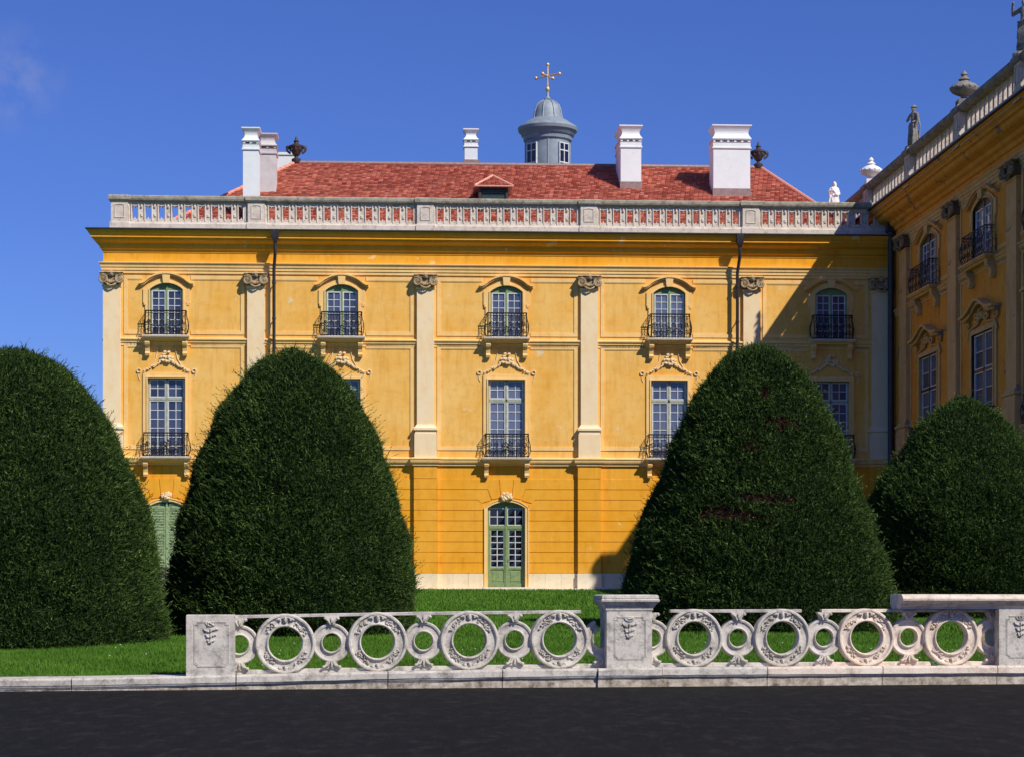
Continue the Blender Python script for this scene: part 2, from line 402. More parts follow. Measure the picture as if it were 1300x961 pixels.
def railing(hw, zb, h, rich):                         # bombe wrought iron
    mb = MB(); D = .34
    def prof(u):                                      # bulge outward as function of height 0..1
        return .03 + .10*math.sin(PI*min(1, u*1.25))**1.0*(1 if u < .8 else max(0, (1-u)/.2))
    # plan perimeter points
    def peri(x, side, u):
        b = prof(u)
        if side == 0: return (x, -D-b)
        return (side*(hw+b*.8), x)
    us = [0,.15,.3,.45,.6,.75,.9,1]
    def vert(x, side, r=.011):
        mb.tube([(*peri(x, side, u), zb+h*u) for u in us], r, 4)
    for u, r in ((1, .026), (.9, .013), (.04, .018)):
        b = prof(u); e = hw + b*.8
        mb.tube([(-e, 0, zb+h*u), (-e, -D-b, zb+h*u), (e, -D-b, zb+h*u), (e, 0, zb+h*u)], r, 4)
    n = 13 if not rich else 11
    for i in range(n+1): vert(-hw+2*hw*i/n, 0, .019 if i in (0, n) else .0125)
    for sg in (-1, 1):
        for yy in (-.02, -.14, -.26): vert(yy, sg, .010)
        for k in range(3):
            zz = zb + h*(.22+.25*k); b = prof(.22+.25*k)
            mb.tube([(sg*(hw+b*.8), -.05-.2*t, zz+.06*math.sin(t*PI*2)) for t in (0,.25,.5,.75,1)], .010, 4)
    # scrolls
    m = 6
    for i in range(m):
        cx = -hw + 2*hw*(i+.5)/m; w = hw/m
        for cz, sz, u in ((zb+h*.22, 1, .22), (zb+h*.55, -1, .55)):
            b = prof(u); 
            mb.tube(spiral(cx, cz, w*.78, 1.6, 1 if i % 2 else -1, random.random(), -D-b-.005, 14, sz), .015 if not rich else .018, 4)
        b = prof(.78); mb.tube([(cx-w*.7, -D-b, zb+h*.72), (cx, -D-b, zb+h*.86), (cx+w*.7, -D-b, zb+h*.72)], .009, 4)
    if rich:
        for k in range(26):                           # beaten leaves in the middle
            a = random.uniform(0, 2*PI); rr = random.random()**.7
            cx, cz = rr*.30*math.cos(a), zb+h*.42+rr*.30*math.sin(a); u = (cz-zb)/h
            mb.blob((cx, -D-prof(max(0,min(1,u)))-.02, cz), .055, .02, .028, 5, 3, random.uniform(0, PI))
        for k in range(34):
            cx = random.uniform(-hw, hw); cz = zb + h*random.uniform(.05, .3)
            mb.blob((cx, -D-prof(.2)-.01, cz), .04, .015, .02, 5, 3, random.uniform(0, PI))
    else:
        for k in range(16):
            cx = random.uniform(-hw, hw); cz = zb + h*random.uniform(.05, .22)
            mb.blob((cx, -D-prof(.2)-.01, cz), .04, .015, .02, 5, 3, random.uniform(0, PI))
    return mb
def scroll_bracket(x, z, h, w=.17, d=.3):
    mb = MB()
    def sec(p): return p
    pr = [(0, z), (-d, z), (-d-.02, z-.08), (-d+.02, z-.17), (-d*.62, z-.27), (-d*.5, z-h*.72), (-d*.62, z-h*.86), (-d*.5, z-h), (-.05, z-h), (0, z-h*.85)]
    vs = [(x-w/2, y, zz) for y, zz in pr] + [(x+w/2, y, zz) for y, zz in pr]; n = len(pr)
    fs = [(i, (i+1) % n, n+(i+1) % n, n+i) for i in range(n)] + [tuple(range(n)), tuple(range(n, 2*n))[::-1]]
    mb.add(vs, fs)
    for sx in (-1, 1):
        mb.tube([(x+sx*(w/2), -d+.07+.06*math.cos(a), z-.09+.06*math.sin(a)) for a in np.linspace(0, 2*PI, 9)], .018, 4)
    return mb
def make_balcony(hw, z, rich, mats, h):
    slab_m, br_m = mats; mb = MB()
    pr = [(0, z-.20), (.25, z-.20), (.27, z-.14), (.36, z-.12), (.38, z-.07), (.40, z-.06), (.40, z), (0, z)]
    mb.sweep(pr, [(-hw-.06+.3, 0.0), (-hw-.06+.3, -.001), (hw+.06-.3, -.001), (hw+.06-.3, 0.0)]) if False else None
    mb.zloft([(z-.20, -hw+.02, hw-.02, -.30, .1), (z-.14, -hw+.0, hw-.0, -.33, .1), (z-.12, -hw-.04, hw+.04, -.39, .1), (z-.075, -hw-.06, hw+.06, -.42, .1)])
    slab = mb.build('balcony', br_m)
    t = MB(); t.zloft([(z-.073, -hw-.08, hw+.08, -.44, .1), (z-.02, -hw-.09, hw+.09, -.45, .1), (z, -hw-.08, hw+.08, -.44, .1)])
    t.build('slab_top', slab_m, slab)
    for sg in (-1, 1): scroll_bracket(sg*(hw-.10), z-.2, .58).build('bracket', br_m, slab)
    railing(hw-.06, z+.0, h, rich).build('railing', 'iron', slab)
    return slab

def swag_ornament(z, mat):                            # flowers in the middle, garlands falling to both sides
    mb = MB()
    for k in range(16):
        a = random.uniform(0, 2*PI); r = random.random()**.5*.24
        mb.blob((r*math.cos(a), -.05-.04*random.random(), z+.60+r*.9*math.sin(a)), .075, .055, .055, 6, 4, random.random()*3, .15)
    for sg in (-1, 1):
        for i in range(13):
            t = i/12; x = sg*(.14+.74*t); zz = z+.50-.46*t**.9+.02*math.sin(t*12)
            for q in range(2):
                mb.blob((x+random.uniform(-.03,.03), -.045, zz+random.uniform(-.04,.04)), .052*(1.15-.5*t), .045, .040*(1.15-.5*t), 6, 4, random.random()*3, .15)
        mb.tube([(sg*(1.08+.075*math.cos(a)), -.03, z+.07+.075*math.sin(a)) for a in np.linspace(-1, 5, 12)], .024, 5)
        mb.tube([(sg*(1.12), -.015, z-.0), (sg*1.10, -.015, z-.16), (sg*1.04, -.015, z-.28)], .014, 4)
        mb.tube([(sg*.34, -.02, z+.95), (sg*.42, -.02, z+.55), (sg*.62, -.02, z+.22), (sg*.9, -.02, z+.08)], .02, 4)
    return mb
def pediment_ornament(z):                             # wing: curved hood with scrolls beneath
    mb = MB(); pts = []
    for i in range(25):
        t = -1+2*i/24; a = abs(t)
        pts.append((t*1.15, z+.42+.42*math.exp(-(t*1.9)**2*1.3) - (.0 if a < .75 else 0)))
    band_loop([(x, zz+.09) for x, zz in pts], pts, -.34, 0, mb)
    band_loop([(x*.96, zz) for x, zz in pts], [(x*.94, zz-.10) for x, zz in pts], -.22, 0, mb)
    for sg in (-1, 1):
        mb.tube(spiral(sg*.33, z+.30, .2, 1.5, sg, .5, -.08), .045, 5)
        mb.tube(spiral(sg*.95, z+.20, .15, 1.4, -sg, 1, -.08), .035, 5)
        mb.tube([(sg*.2, -.06, z+.15), (sg*.5, -.06, z+.08), (sg*.85, -.06, z+.02), (sg*1.0, -.06, z-.3)], .04, 5)
    for k in range(10): mb.blob((random.uniform(-.2,.2), -.08, z+.4+random.uniform(-.15,.15)), .09, .08, .07, 6, 4, random.random()*3, .2)
    return mb
def capital_mb():                                     # ionic style, origin at shaft top centre, wall plane y 0
    mb = MB(); D = -.14
    mb.zloft([(.43, -.42, .42, -.32, .1), (.47, -.47, .47, -.36, .1), (.50, -.45, .45, -.34, .1)])
    mb.box(-.36, .36, D-.08, .1, .06, .42)
    for sg in (-1, 1):
        mb.tube(spiral(sg*.33, .22, .17, 1.7, sg, PI/2, D-.14), .055, 6)
        mb.blob((sg*.33, D-.16, .22), .06, .05, .06, 8, 4)
        mb.tube([(sg*.14, D-.12, .40), (sg*.3, D-.16, .41), (sg*.45, D-.12, .38)], .045, 5)
        mb.tube([(sg*.24, D-.12, .1), (sg*.12, D-.15, .0), (0, D-.16, -.04)], .035, 5)
    for i in range(7): 
        a = -1+2*i/6; mb.blob((a*.22, D-.14, .20-.10*(1-a*a)), .05, .05, .06, 6, 4)
    mb.blob((0, D-.14, .44), .11, .08, .12, 7, 5, 0, .15); mb.blob((-.1, D-.12, .42), .08, .06, .05, 6, 4, .4); mb.blob((.1, D-.12, .42), .08, .06, .05, 6, 4, -.4)
    return mb
def make_pilaster(mats, zb, zt, zs_ped, up=0):        # zb pedestal bottom
    sh, cap, ped = mats
    mb = MB(); mb.box(-.34, .34, -.14, .1, zs_ped, zt)
    sec = MB(); 
    shaft = mb.build('pilaster', sh)
    q = MB(); o = lambda e: (-.34-e, .34+e, -.14-e, .1)
    q.zloft([(zb, *o(.10)), (zs_ped-.34, *o(.10)), (zs_ped-.34, *o(.075)), (zs_ped-.22, *o(.075)), (zs_ped-.2, *o(.13)), (zs_ped-.12, *o(.13)), (zs_ped-.05, *o(.06)), (zs_ped+.02, *o(.02))])
    q.build('pedestal', ped, shaft)
    n = MB(); n.zloft([(zt-.08, -.36, .36, -.16, .1), (zt-.03, -.38, .38, -.18, .1), (zt+.02, -.36, .36, -.16, .1)]); n.build('necking', sh, shaft)
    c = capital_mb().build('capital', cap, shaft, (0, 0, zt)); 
    return shaft
def panels(mb, xa, xb, za, zb, t=.12, y=-.03, gap=None):
    # raised flat frame with fine outer line, leaving gap (x0,x1) for the window surround
    segs = [(xa, xb)] if not gap else [(xa, gap[0]), (gap[1], xb)]
    for a, b in segs:
        mb.box(a, b, y, .01, zb-t, zb); mb.box(a, b, y, .01, za, za+t)
        mb.box(a, b, y+.012, .01, zb-t-.03, zb-t); 
    mb.box(xa, xa+t, y, .01, za+t, zb-t); mb.box(xb-t, xb, y, .01, za+t, zb-t)

def at_pal(o, x=0, z=0, side=0):                      # side 0 facade, 1 wing
    o.parent = PAL
    if side == 0: o.location = (x, 0, z)
    else: o.location = (SC, -x, z); o.rotation_euler = (0,0,-PI/2)
    return o

# ---- facade wall
holes_up = [(x, W2[0], W2[1], W2[2], W2[3]) for x in BAYS] + [(x, W1[0], W1[1], W1[2], 0) for x in BAYS]
mb = MB(); wall(mb, SL, SC, 5.0, 14.05, 0, .4, holes_up); mb.box(SL, SL+.4, .4, 14.5, 5.0, 14.05)
WALL = at_pal(mb.build('wall', 'upper')); WALL.name = 'wall'
holes_gr = [(x, DR[0], DR[1], DR[2], DR[3]) for x in BAYS]
mb = MB(); wall(mb, SL, SC, -.3, 5.0, .025, .4, holes_gr); mb.box(SL, SL+.4, .4, 14.5, -.3, 5.0)
LW = .415; Z0c = .65
zc = [Z0c + LW*k for k in range(10)]                  # .65 ... 4.385
G = .012                                              # half groove
def blk(poly, y=0.0): mb.prism(poly, y, .03)
edges = [SL, -15.27] + sum([[p-.46, p+.46] for p in PILS[1:-1]], []) + [14.3, SC]
for bi, cx in enumerate(BAYS):
    xl = edges[1+2*bi]; xr = edges[2+2*bi]
    # courses
    for k in range(10):
        a, b_ = zc[k]+G, (zc[k+1]-G if k < 9 else 4.96)
        for sg in (-1, 1):
            far = abs((xl if sg < 0 else xr) - cx)
            def P(pts): blk([(cx+sg*x, z) for x, z in pts][::(1 if sg > 0 else -1)])
            near = DR[0] + .15
            if zc[k] < 3.1: P([(near, a), (far-G, a), (far-G, b_), (near, b_)])
            elif k == 6 or abs(zc[k]-3.14) < .01:     # 3.14-3.555
                P([(near, a), (far-G, a), (far-G, b_), (1.12+G, b_), (1.0, 3.42), (near, 3.36)])
            elif abs(zc[k]-3.555) < .01:
                P([(1.12+G, a), (far-G, a), (far-G, b_), (.74+G, b_), (.60+G, 3.56), (.74, 3.50), (1.0, 3.42+G)])
            elif abs(zc[k]-3.97) < .01:
                P([(.74, a), (far-G, a), (far-G, b_), (.29+G, b_), (.22+G, 3.64), (.58, 3.58)])
    mb.prism([(cx-.22+G, 3.66), (cx+.22-G, 3.66), (cx+.29-G, zc[9]-G), (cx-.29+G, zc[9]-G)], 0, .03)
    mb.box(xl+G, xr-G, 0, .03, zc[9]+G, 4.97) if False else None
# strips beneath pilasters
strips = [(SL-.02, -15.27)] + [(p-.46, p+.46) for p in PILS[1:-1]] + [(14.3, SC-.01)]
for a, b_ in strips:
    for k in range(10):
        z0, z1 = zc[k]+G, (zc[k+1]-G if k < 9 else 4.97)
        mb.box(a, b_, -.17, .03, z0, z1)
    mb.box(a+.015, b_-.015, -.155, .03, .5, 4.97)
GW = at_pal(mb.build('ground_floor_wall', 'lower'))
for bi, cx in enumerate(BAYS):
    xl = edges[1+2*bi]; xr = edges[2+2*bi]
    for a, b_ in ((xl, cx-DR[0]-.15), (cx+DR[0]+.15, xr)):
        n = 3; w = (b_-a)/n; mb = MB(); mb.box(a, b_, -.015, .03, -.3, .62)
        for i in range(n): mb.box(a+w*i+.004, a+w*(i+1)-.004, -.03, .03, -.3, .64)
        at_pal(mb.build('plinth', 'plinth'))
for i, (a, b_) in enumerate(strips):
    mb = MB(); mb.box(a-.02, b_+.02, -.20, .03, -.3, .64)
    if i == 0: mb.box(SL-.03, SL, -.2, 14.5, -.3, .638)
    at_pal(mb.build('plinth', 'plinth'))
# panel frames
lims = [(PILS[i]+.42, PILS[i+1]-.42) for i in range(5)]
for (a, b_), cx in zip(lims, BAYS):
    mb = MB()
    panels(mb, a+.04, b_-.04, 10.02, 12.32, .14, -.03, (cx-.95, cx+.95)); at_pal(mb.build('panel_frame', 'trim')); mb = MB()
    panels(mb, a+.04, b_-.04, 5.52, 9.66, .14, -.03, (cx-.95, cx+.95))
    at_pal(mb.build('panel_frame', 'trim'))
# frieze band between architrave and cornice
mb = MB(); mb.box(SL-.012, SC, -.014, .02, 12.85, 13.21); at_pal(mb.build('frieze', 'lower'))
# string courses
mb = MB()
pr = [(0, 4.9), (.05, 4.9), (.06, 4.98), (.12, 5.02), (.14, 5.08), (.14, 5.13), (.17, 5.15), (.17, 5.19), (0, 5.24)]
path = [(SL-.14, 14.5), (SL-.14, -.17)]
for i, (a, b_) in enumerate(strips):
    path += [(b_, -.17), (b_, 0)] if i == 0 else ([(a, 0), (a, -.17), (b_, -.17), (b_, 0)] if i < len(strips)-1 else [(a, 0), (a, -.17), (SC, -.17)])
path[1] = (SL-.03, -.17); path[0] = (SL-.03, 14.5)
mb.sweep(pr, path)
at_pal(mb.build('string_course', 'trim'))
mb = MB()
pr = [(0, 9.58), (.03, 9.58), (.03, 9.66), (.07, 9.70), (.07, 9.76), (.12, 9.80), (.12, 9.85), (0, 9.9)]
for i in range(5): mb.sweep(pr, [(PILS[i]+.34, 0), (PILS[i+1]-.34, 0)])
mb.sweep(pr, [(SL, 14.5), (SL, .4)])
at_pal(mb.build('string_course', 'trim'))
# architrave + cornice
def cornice_set(up, path, mats, ends=None, k=1.0):
    t, u, g = mats
    mb = MB()
    mb.sweep([(0, 12.40+up), (.05, 12.40+up), (.05, 12.50+up), (.08, 12.52+up), (.08, 12.62+up), (.11, 12.64+up), (.12, 12.72+up), (.17, 12.78+up), (.18, 12.82+up), (0, 12.86+up)], path)
    a = at_pal(mb.build('architrave', t))
    mb = MB()
    mb.sweep([(0, 13.20+up), (.04, 13.22+up), (.06, 13.32+up), (.12, 13.36+up), (.15, 13.46+up), (.17, 13.56+up), (.32, 13.64+up), (.36, 13.68+up), (.38, 13.74+up), (.44, 13.76+up), (.44, 13.82+up), (.47, 13.84+up), (.53, 13.92+up), (.56, 14.0+up), (.56, 14.04+up), (0, 14.05+up)], path) if k == 1 else mb.sweep([(o*k, z+up) for o, z in ((0,13.1),(.05,13.13),(.08,13.25),(.15,13.32),(.18,13.44),(.32,13.54),(.36,13.6),(.38,13.72),(.44,13.76),(.44,13.84),(.5,13.92),(.56,14.0),(.56,14.04),(0,14.05))], path)
    c = at_pal(mb.build('cornice', u))
    mb = MB()
    mb.sweep([(0, 14.055+up), (.60*k, 14.043+up), (.63*k, 14.05+up), (.63*k, 14.09+up), (.56*k, 14.10+up), (0, 14.14+up)], path)
    gu = at_pal(mb.build('gutter', g))
    return a, c, gu
cpath = [(SL, 14.5), (SL, 0), (SC, 0)]
cornice_set(0, cpath, ('trim', 'lower', 'gutter'))
# pilasters
pil = make_pilaster(('cream', 'capital', 'cream'), 5.2, 11.92, 6.5)
at_pal(pil, PILS[0])
for p in PILS[1:]: copy_tree(pil, PAL, (p, 0, 0))
# windows + balconies
w2 = make_window(W2, ('green', 'white', 'glass')); flush(w2, -.14); surround(W2, 'trim', w2)
w1 = make_window(W1, ('window_green', 'white', 'glass')); flush(w1, -.08); surround(W1, 'trim', w1)
for o in (w2, w1): o.parent = PAL
swag_ornament(8.52, 'garland').build('garland', 'garland', w1)
b2 = make_balcony(.83, 9.95, False, ('stone', 'trim'), .95); b1 = make_balcony(.90, 5.22, True, ('stone', 'trim'), .92)
for i, x in enumerate(BAYS):
    if i == 0:
        for o in (w2, w1, b2, b1): at_pal(o, x)
    else:
        for o in (w2, w1, b2, b1): copy_tree(o, PAL, (x, 0, 0))
# doors
def make_door(shut):
    hw, zb, zs, rise = DR; t = .06; f = MB(); gm = 'shutter' if shut else 'green'
    arch = arch_pts(hw, zs, rise)
    outer = [(-hw, zb), (hw, zb)] + arch; inner = [(-hw+t, zb+.02), (hw-t, zb+.02)] + arch_pts(hw-t, zs-.02, rise-.03)
    n = len(outer); vs = []; fs = []
    yo = .02 if shut else .12
    for lp, y in ((outer, .28), (outer, yo), (inner, yo), (inner, .28)): vs += [(p[0], y, p[1]) for p in lp]
    for k in range(4):
        for i in range(n): j = (i+1) % n; q = (k+1) % 4; fs.append((k*n+i, k*n+j, q*n+j, q*n+i))
    f.add(vs, fs)
    if shut:
        f.box(-.03, .03, yo-.01, .1, zb, zs+rise-.04)
        for sg in (-1, 1):
            a, b_ = sorted((sg*.03, sg*(hw-t)))
            for xx in (a, b_-.07): f.box(xx, xx+.07, .035, .09, zb+.02, zs+.02)
            for zz in (zb+.02, zb+1.1, zb+2.1, zs-.05): f.box(a+.07, b_-.07, .037, .088, zz, zz+.1)
            k = 0; z = zb+.14
            while z < zs+rise-.08:
                lim = hw - .12 if z < zs else (hw-.12)*max(.3, 1-(z-zs)/(rise+.3))
                a2, b2 = (sg*.09, sg*lim); a2, b2 = min(a2, b2), max(a2, b2)
                f.add([(a2,.04,z),(b2,.04,z),(b2,.085,z+.055),(a2,.085,z+.055),(a2,.05,z-.006),(b2,.05,z-.006),(b2,.095,z+.049),(a2,.095,z+.049)],
                      [(0,1,2,3),(7,6,5,4),(0,4,5,1),(1,5,6,2),(2,6,7,3),(3,7,4,0)])
                z += .062
        f.box(-hw+t, hw-t, .10, .12, zb, zs+.1)
        d = f.build('door', gm)
    else:
        f.box(-.04, .04, .10, .2, zb, zs+rise-.05)
        f.box(-hw+t, hw-t, .11, .2, 2.42, 2.54)
        for sg in (-1, 1):
            a, b_ = sorted((sg*.04, sg*(hw-t)))
            f.box(a, a+.06, .13, .19, zb, 2.42); f.box(b_-.06, b_, .13, .19, zb, 2.42)
            f.box(a+.06, b_-.06, .13, .19, .80, .89); f.box(a+.06, b_-.06, .13, .19, zb+.02, zb+.16)
            f.box(a+.06, b_-.06, .16, .19, zb+.16, .80); f.bbox(a+.11, b_-.11, .145, .165, zb+.21, .74, .02)
            f.box(a+.06, b_-.06, .13, .19, 2.36, 2.42)
        d = f.build('door', gm)
        s = MB(); p = MB(); tones = []
        def grid(x0, x1, z0, z1, c, r):
            for i in range(c+1): xx = x0+(x1-x0)*i/c; s.box(xx-.016, xx+.016, .145, .185, z0, z1)
            for j in range(r+1): zz = z0+(z1-z0)*j/r; s.box(x0, x1, .148, .182, zz-.016, zz+.016)
            for i in range(c):
                for j in range(r):
                    e = random.uniform(-.005, .005); xa, xb = x0+(x1-x0)*i/c, x0+(x1-x0)*(i+1)/c; za, zb_ = z0+(z1-z0)*j/r, z0+(z1-z0)*(j+1)/r
                    p.add([(xa,.165+e,za),(xb,.165-e,za),(xb,.165+e,zb_),(xa,.165-e,zb_)], [(0,1,2,3)]); tones.append(random.random()*.5)
        for sg in (-1, 1):
            a, b_ = sorted((sg*.10, sg*(hw-t-.06))); grid(a, b_, .90, 2.36, 2, 6)
            a, b_ = sorted((sg*.05, sg*(hw-t-.02))); grid(a, b_, 2.56, 3.22, 2, 2)
        f2 = MB(); f2.prism([(-hw+t, 3.23), (hw-t, 3.23)] + arch_pts(hw-t, zs-.02, rise-.03), .15, .2); f2.build('door_head', gm, d)
        s.build('glazing_bars', 'white', d); po = p.build('pane', 'glass_dark', d)
        at = po.data.attributes.new('tone', 'FLOAT', 'FACE'); at.data.foreach_set('value', tones)
        k = MB(); k.tube([(.07, .12, 1.15), (.07, .09, 1.15), (.14, .09, 1.15)], .012, 5); k.build('handle', 'iron', d)
    mb = MB()
    def lp(h, dd): return [(h, zb-.05)] + arch_pts(h, zs, rise+dd) + [(-h, zb-.05)]
    band_loop(lp(hw+.15, .13), lp(hw, 0), -.035, .06, mb); band_loop(lp(hw+.15, .13), lp(hw+.11, .09), -.06, .06, mb)
    mb.build('surround', 'trim', d)
    mb = MB()
    for k in range(18):
        a = random.uniform(0, 2*PI); r = random.random()**.5
        mb.blob((r*.2*math.cos(a), -.09-.04*random.random(), 3.68+r*.15*math.sin(a)), .075, .06, .06, 6, 4, random.random()*3, .2)
    mb.build('keystone_carving', 'garland', d)
    mb = MB(); mb.box(-hw-.2, hw+.2, -.32, .3, -.2, .10); mb.build('doorstep', 'concrete', d)
    return d
ds = make_door(True); at_pal(ds, BAYS[0]); ds['label'] = 'pale green louvred shutter doors, closed'
dg = make_door(False); at_pal(dg, BAYS[2])
for i in (1, 3, 4): copy_tree(dg, PAL, (BAYS[i], 0, 0))

# ---- roof balustrade
def roof_balustrade(piers, x0, x1, up, side, matset, gw=.115, yb=.44):
    base, rail = matset
    root = MB(); zb = 14.08+up
    root.zloft([(zb, x0-.06, x1, .10, .62), (zb+.30, x0-.06, x1, .10, .62), (zb+.34, x0-.02, x1, .13, .6), (zb+.38, x0-.02, x1, .14, .58)])
    bal = at_pal(root.build('roof_balustrade', base), 0, 0, side)
    k_ = 0 if side == 0 else .14
    r = MB(); r.zloft([(15.25+up, x0-.03, x1, .12, .60-k_), (15.30+up, x0-.10, x1, .07, .65-k_), (15.36+up, x0-.12, x1, .05, .67-k_), (15.45+up, x0-.12, x1, .05, .67-k_), (15.49+up, x0-.08, x1, .1, .62-k_)])
    for p in piers: r.zloft([(15.26+up, p-.37, p+.37, .04, .68), (15.32+up, p-.42, p+.42, .0, .72), (15.45+up, p-.43, p+.43, .0, .72), (15.50+up, p-.39, p+.39, .05, .68)])
    r.build('handrail', rail, bal)
    for p in piers:
        q = MB(); q.box(p-.33, p+.33, .09, .63, zb+.38, 15.27+up); q.zloft([(zb-.0, p-.38, p+.38, .06, .66), (zb+.32, p-.38, p+.38, .06, .66), (zb+.39, p-.35, p+.35, .08, .64)])
        for a, b_, c, d in ((-.2,-.17,14.62,15.12), (.17,.2,14.62,15.12)): q.box(p+a, p+b_, .07, .1, c+up, d+up)
        band_loop([(p+.2*math.cos(t), 15.08+up+.07*math.sin(t)) for t in np.linspace(0, PI, 9)], [(p+.17*math.cos(t), 15.08+up+.045*math.sin(t)) for t in np.linspace(0, PI, 9)], .07, .1, q)
        q.box(p-.2, p+.2, .07, .1, 14.6+up, 14.63+up)
        q.build('pier', base, bal)
    stops = list(piers) + ([x1] if x1 - piers[-1] > 1 else [])
    for a, b_ in zip(stops[:-1], stops[1:]):
        a += .33; b_ -= .33 if b_ in piers else 0; L = b_-a; n = max(1, round(L/.53)); w = L/n; s = MB()
        z0, z1 = zb+.36, 15.28+up
        yt = .46 if side == 0 else .31
        s.box(a, b_, .2, yt, z1-.10, z1)
        s.box(a, b_, .2, yt, z0, z0+.10)
        for i in range(n+1):
            c = a+w*i; l = max(a, c-w/2+gw); r_ = min(b_, c+w/2-gw)
            if r_-l < .03: continue
            s.box(l, r_, .22, yb, z0+.1, z1-.1)
            for q0, q1 in ((l+.004, l+.05), (r_-.05, r_-.004)):
                if q1 <= r_ and q0 >= l: s.bbox(q0, q1, .175, .22, z0+.06, z1-.07, .012)
            if .1 < r_-l: s.bbox(max(l, c-.045), min(r_, c+.045), .185, .22, z0+.22, z0+.34, .015); s.blob((c, .19, z1-.2), .05, .04, .08, 6, 4)
        for i in range(n):
            c = a+w*(i+.5); 
            pts = [(c-gw-.02, z1-.09), (c-gw-.02, z1-.16)] + [(c-gw*.55+gw*.5*math.cos(t), z1-.13+.06*math.sin(t)-.0) for t in np.linspace(PI, 2*PI, 5)][1:-1] + [(c, z1-.25)] + [(c+gw*.55+gw*.5*math.cos(t), z1-.13+.06*math.sin(t)) for t in np.linspace(PI, 2*PI, 5)][1:-1] + [(c+gw+.02, z1-.16), (c+gw+.02, z1-.09)]
            s.prism(pts, .2, yb)
            s.prism([(c-gw-.02, z0+.09), (c+gw+.02, z0+.09), (c+gw+.02, z0+.17), (c+gw*.45, z0+.13), (c, z0+.22), (c-gw*.45, z0+.13), (c-gw-.02, z0+.17)], .2, yb)
        s.build('baluster_panel', base, bal, (0, 0 if side == 0 else .18, 0))
    return bal
roof_balustrade([-15.45] + PILS[1:-1], SL+.28, SC+.0, 0, 0, ('stone', 'stone_top'))

# ---- roof with real tile courses
def tile_plane(c0, c1, r1, r0, nrow, name, parent, tw=.19):
    # c0,c1 eave left/right; r0,r1 ridge left/right
    c0, c1, r0, r1 = map(Vector, (c0, c1, r0, r1)); vs = []; tone = []
    up = ((r0+r1)/2-(c0+c1)/2); n = (c1-c0).cross(up); n.normalize()
    if n.z < 0: n = -n
    for k in range(nrow):
        t0, t1 = k/nrow, (k+1.12)/nrow
        a, b = c0.lerp(r0, t0), c1.lerp(r1, t0); a2, b2 = c0.lerp(r0, min(1, t1)), c1.lerp(r1, min(1, t1))
        L = (b-a).length
        if L < .05: continue
        d = (b-a).normalized(); m = max(1, int(L/tw)); off = (k % 2)*.5
        L2 = (b2-a2).length
        uv = (b2-a2)
        for i in range(-1, m+1):
            s0 = max(0, (i+off)*L/m); s1 = min(L, (i+1+off)*L/m-.012)
            if s1-s0 < .02: continue
            lift = .055+random.uniform(-.006, .022); sag = random.uniform(-.012, .012)
            p0 = a+d*s0+n*lift; p1 = a+d*s1+n*(lift+random.uniform(-.006,.006))
            sl = (up.normalized())*sag; p0 = p0+sl; p1 = p1+sl
            off2 = (a2-a).dot(d); e0 = min(max(s0-0, off2), off2+L2); e1 = min(max(s1, off2), off2+L2)
            base = a + (a2-a) - d*off2
            q0 = base+d*e0+n*.006; q1 = base+d*e1+n*.006
            dn = -n*.04
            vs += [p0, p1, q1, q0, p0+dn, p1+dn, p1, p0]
            tn = min(1, max(0, random.gauss(.5, .13))); tone += [tn, tn*.3]  # lower tile edges toned darker: row shading painted into the colour
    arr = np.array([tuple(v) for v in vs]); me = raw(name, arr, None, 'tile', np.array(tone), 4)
    o = bpy.data.objects.new(name, me); COL.objects.link(o); o.parent = parent; return o
ZE, YE, YR, ZR = 14.35, .85, 7.4, 18.28
RL, RR = -8.95, 11.25; EL, ER = -14.0, 14.15
mb = MB()
mb.add([(EL,YE,ZE),(ER,YE,ZE),(RR,YR,ZR),(RL,YR,ZR),(EL,2*YR-YE,ZE),(ER,2*YR-YE,ZE)], [(0,1,2,3),(4,3,2,5),(0,3,4),(1,5,2),(0,4,5,1)])
ROOF = at_pal(mb.build('roof', 'lead'))
tile_plane((EL,YE,ZE), (ER,YE,ZE), (RR,YR,ZR), (RL,YR,ZR), 46, 'tile_slope', ROOF)
tile_plane((ER,YE,ZE), (ER,2*YR-YE,ZE), (RR,YR+.02,ZR), (RR,YR,ZR), 46, 'tile_slope', ROOF)
tile_plane((EL,2*YR-YE,ZE), (EL,YE,ZE), (RL,YR,ZR), (RL,YR+.02,ZR), 46, 'tile_slope', ROOF)
mb = MB()
def caps(p, q, r=.085):
    p, q = Vector(p), Vector(q); L = (q-p).length; n = int(L/.34)
    for i in range(n):
        a = p.lerp(q, i/n); b = p.lerp(q, (i+1.1)/n); mb.tube([a, b], [r, r*.82], 7)
caps((EL,YE,ZE+.05), (RL,YR,ZR+.04)); caps((ER,YE,ZE+.05), (RR,YR,ZR+.04))
HC = mb.build('ridge_tiles', 'tile', ROOF)
hc_at = HC.data.attributes.new('tone', 'FLOAT', 'FACE'); hc_at.data.foreach_set('value', [.75]*len(HC.data.polygons))
mb = MB(); mb.tube([(RL,YR,ZR+.03),(RR,YR,ZR+.03)], .10, 8); mb.build('ridge_capping', 'lead', ROOF)
# roof deck of the parapet gutter
mb = MB(); mb.box(SL+.3, SC, .6, 14.2, 14.0, 14.2); at_pal(mb.build('parapet_deck', 'lead'))
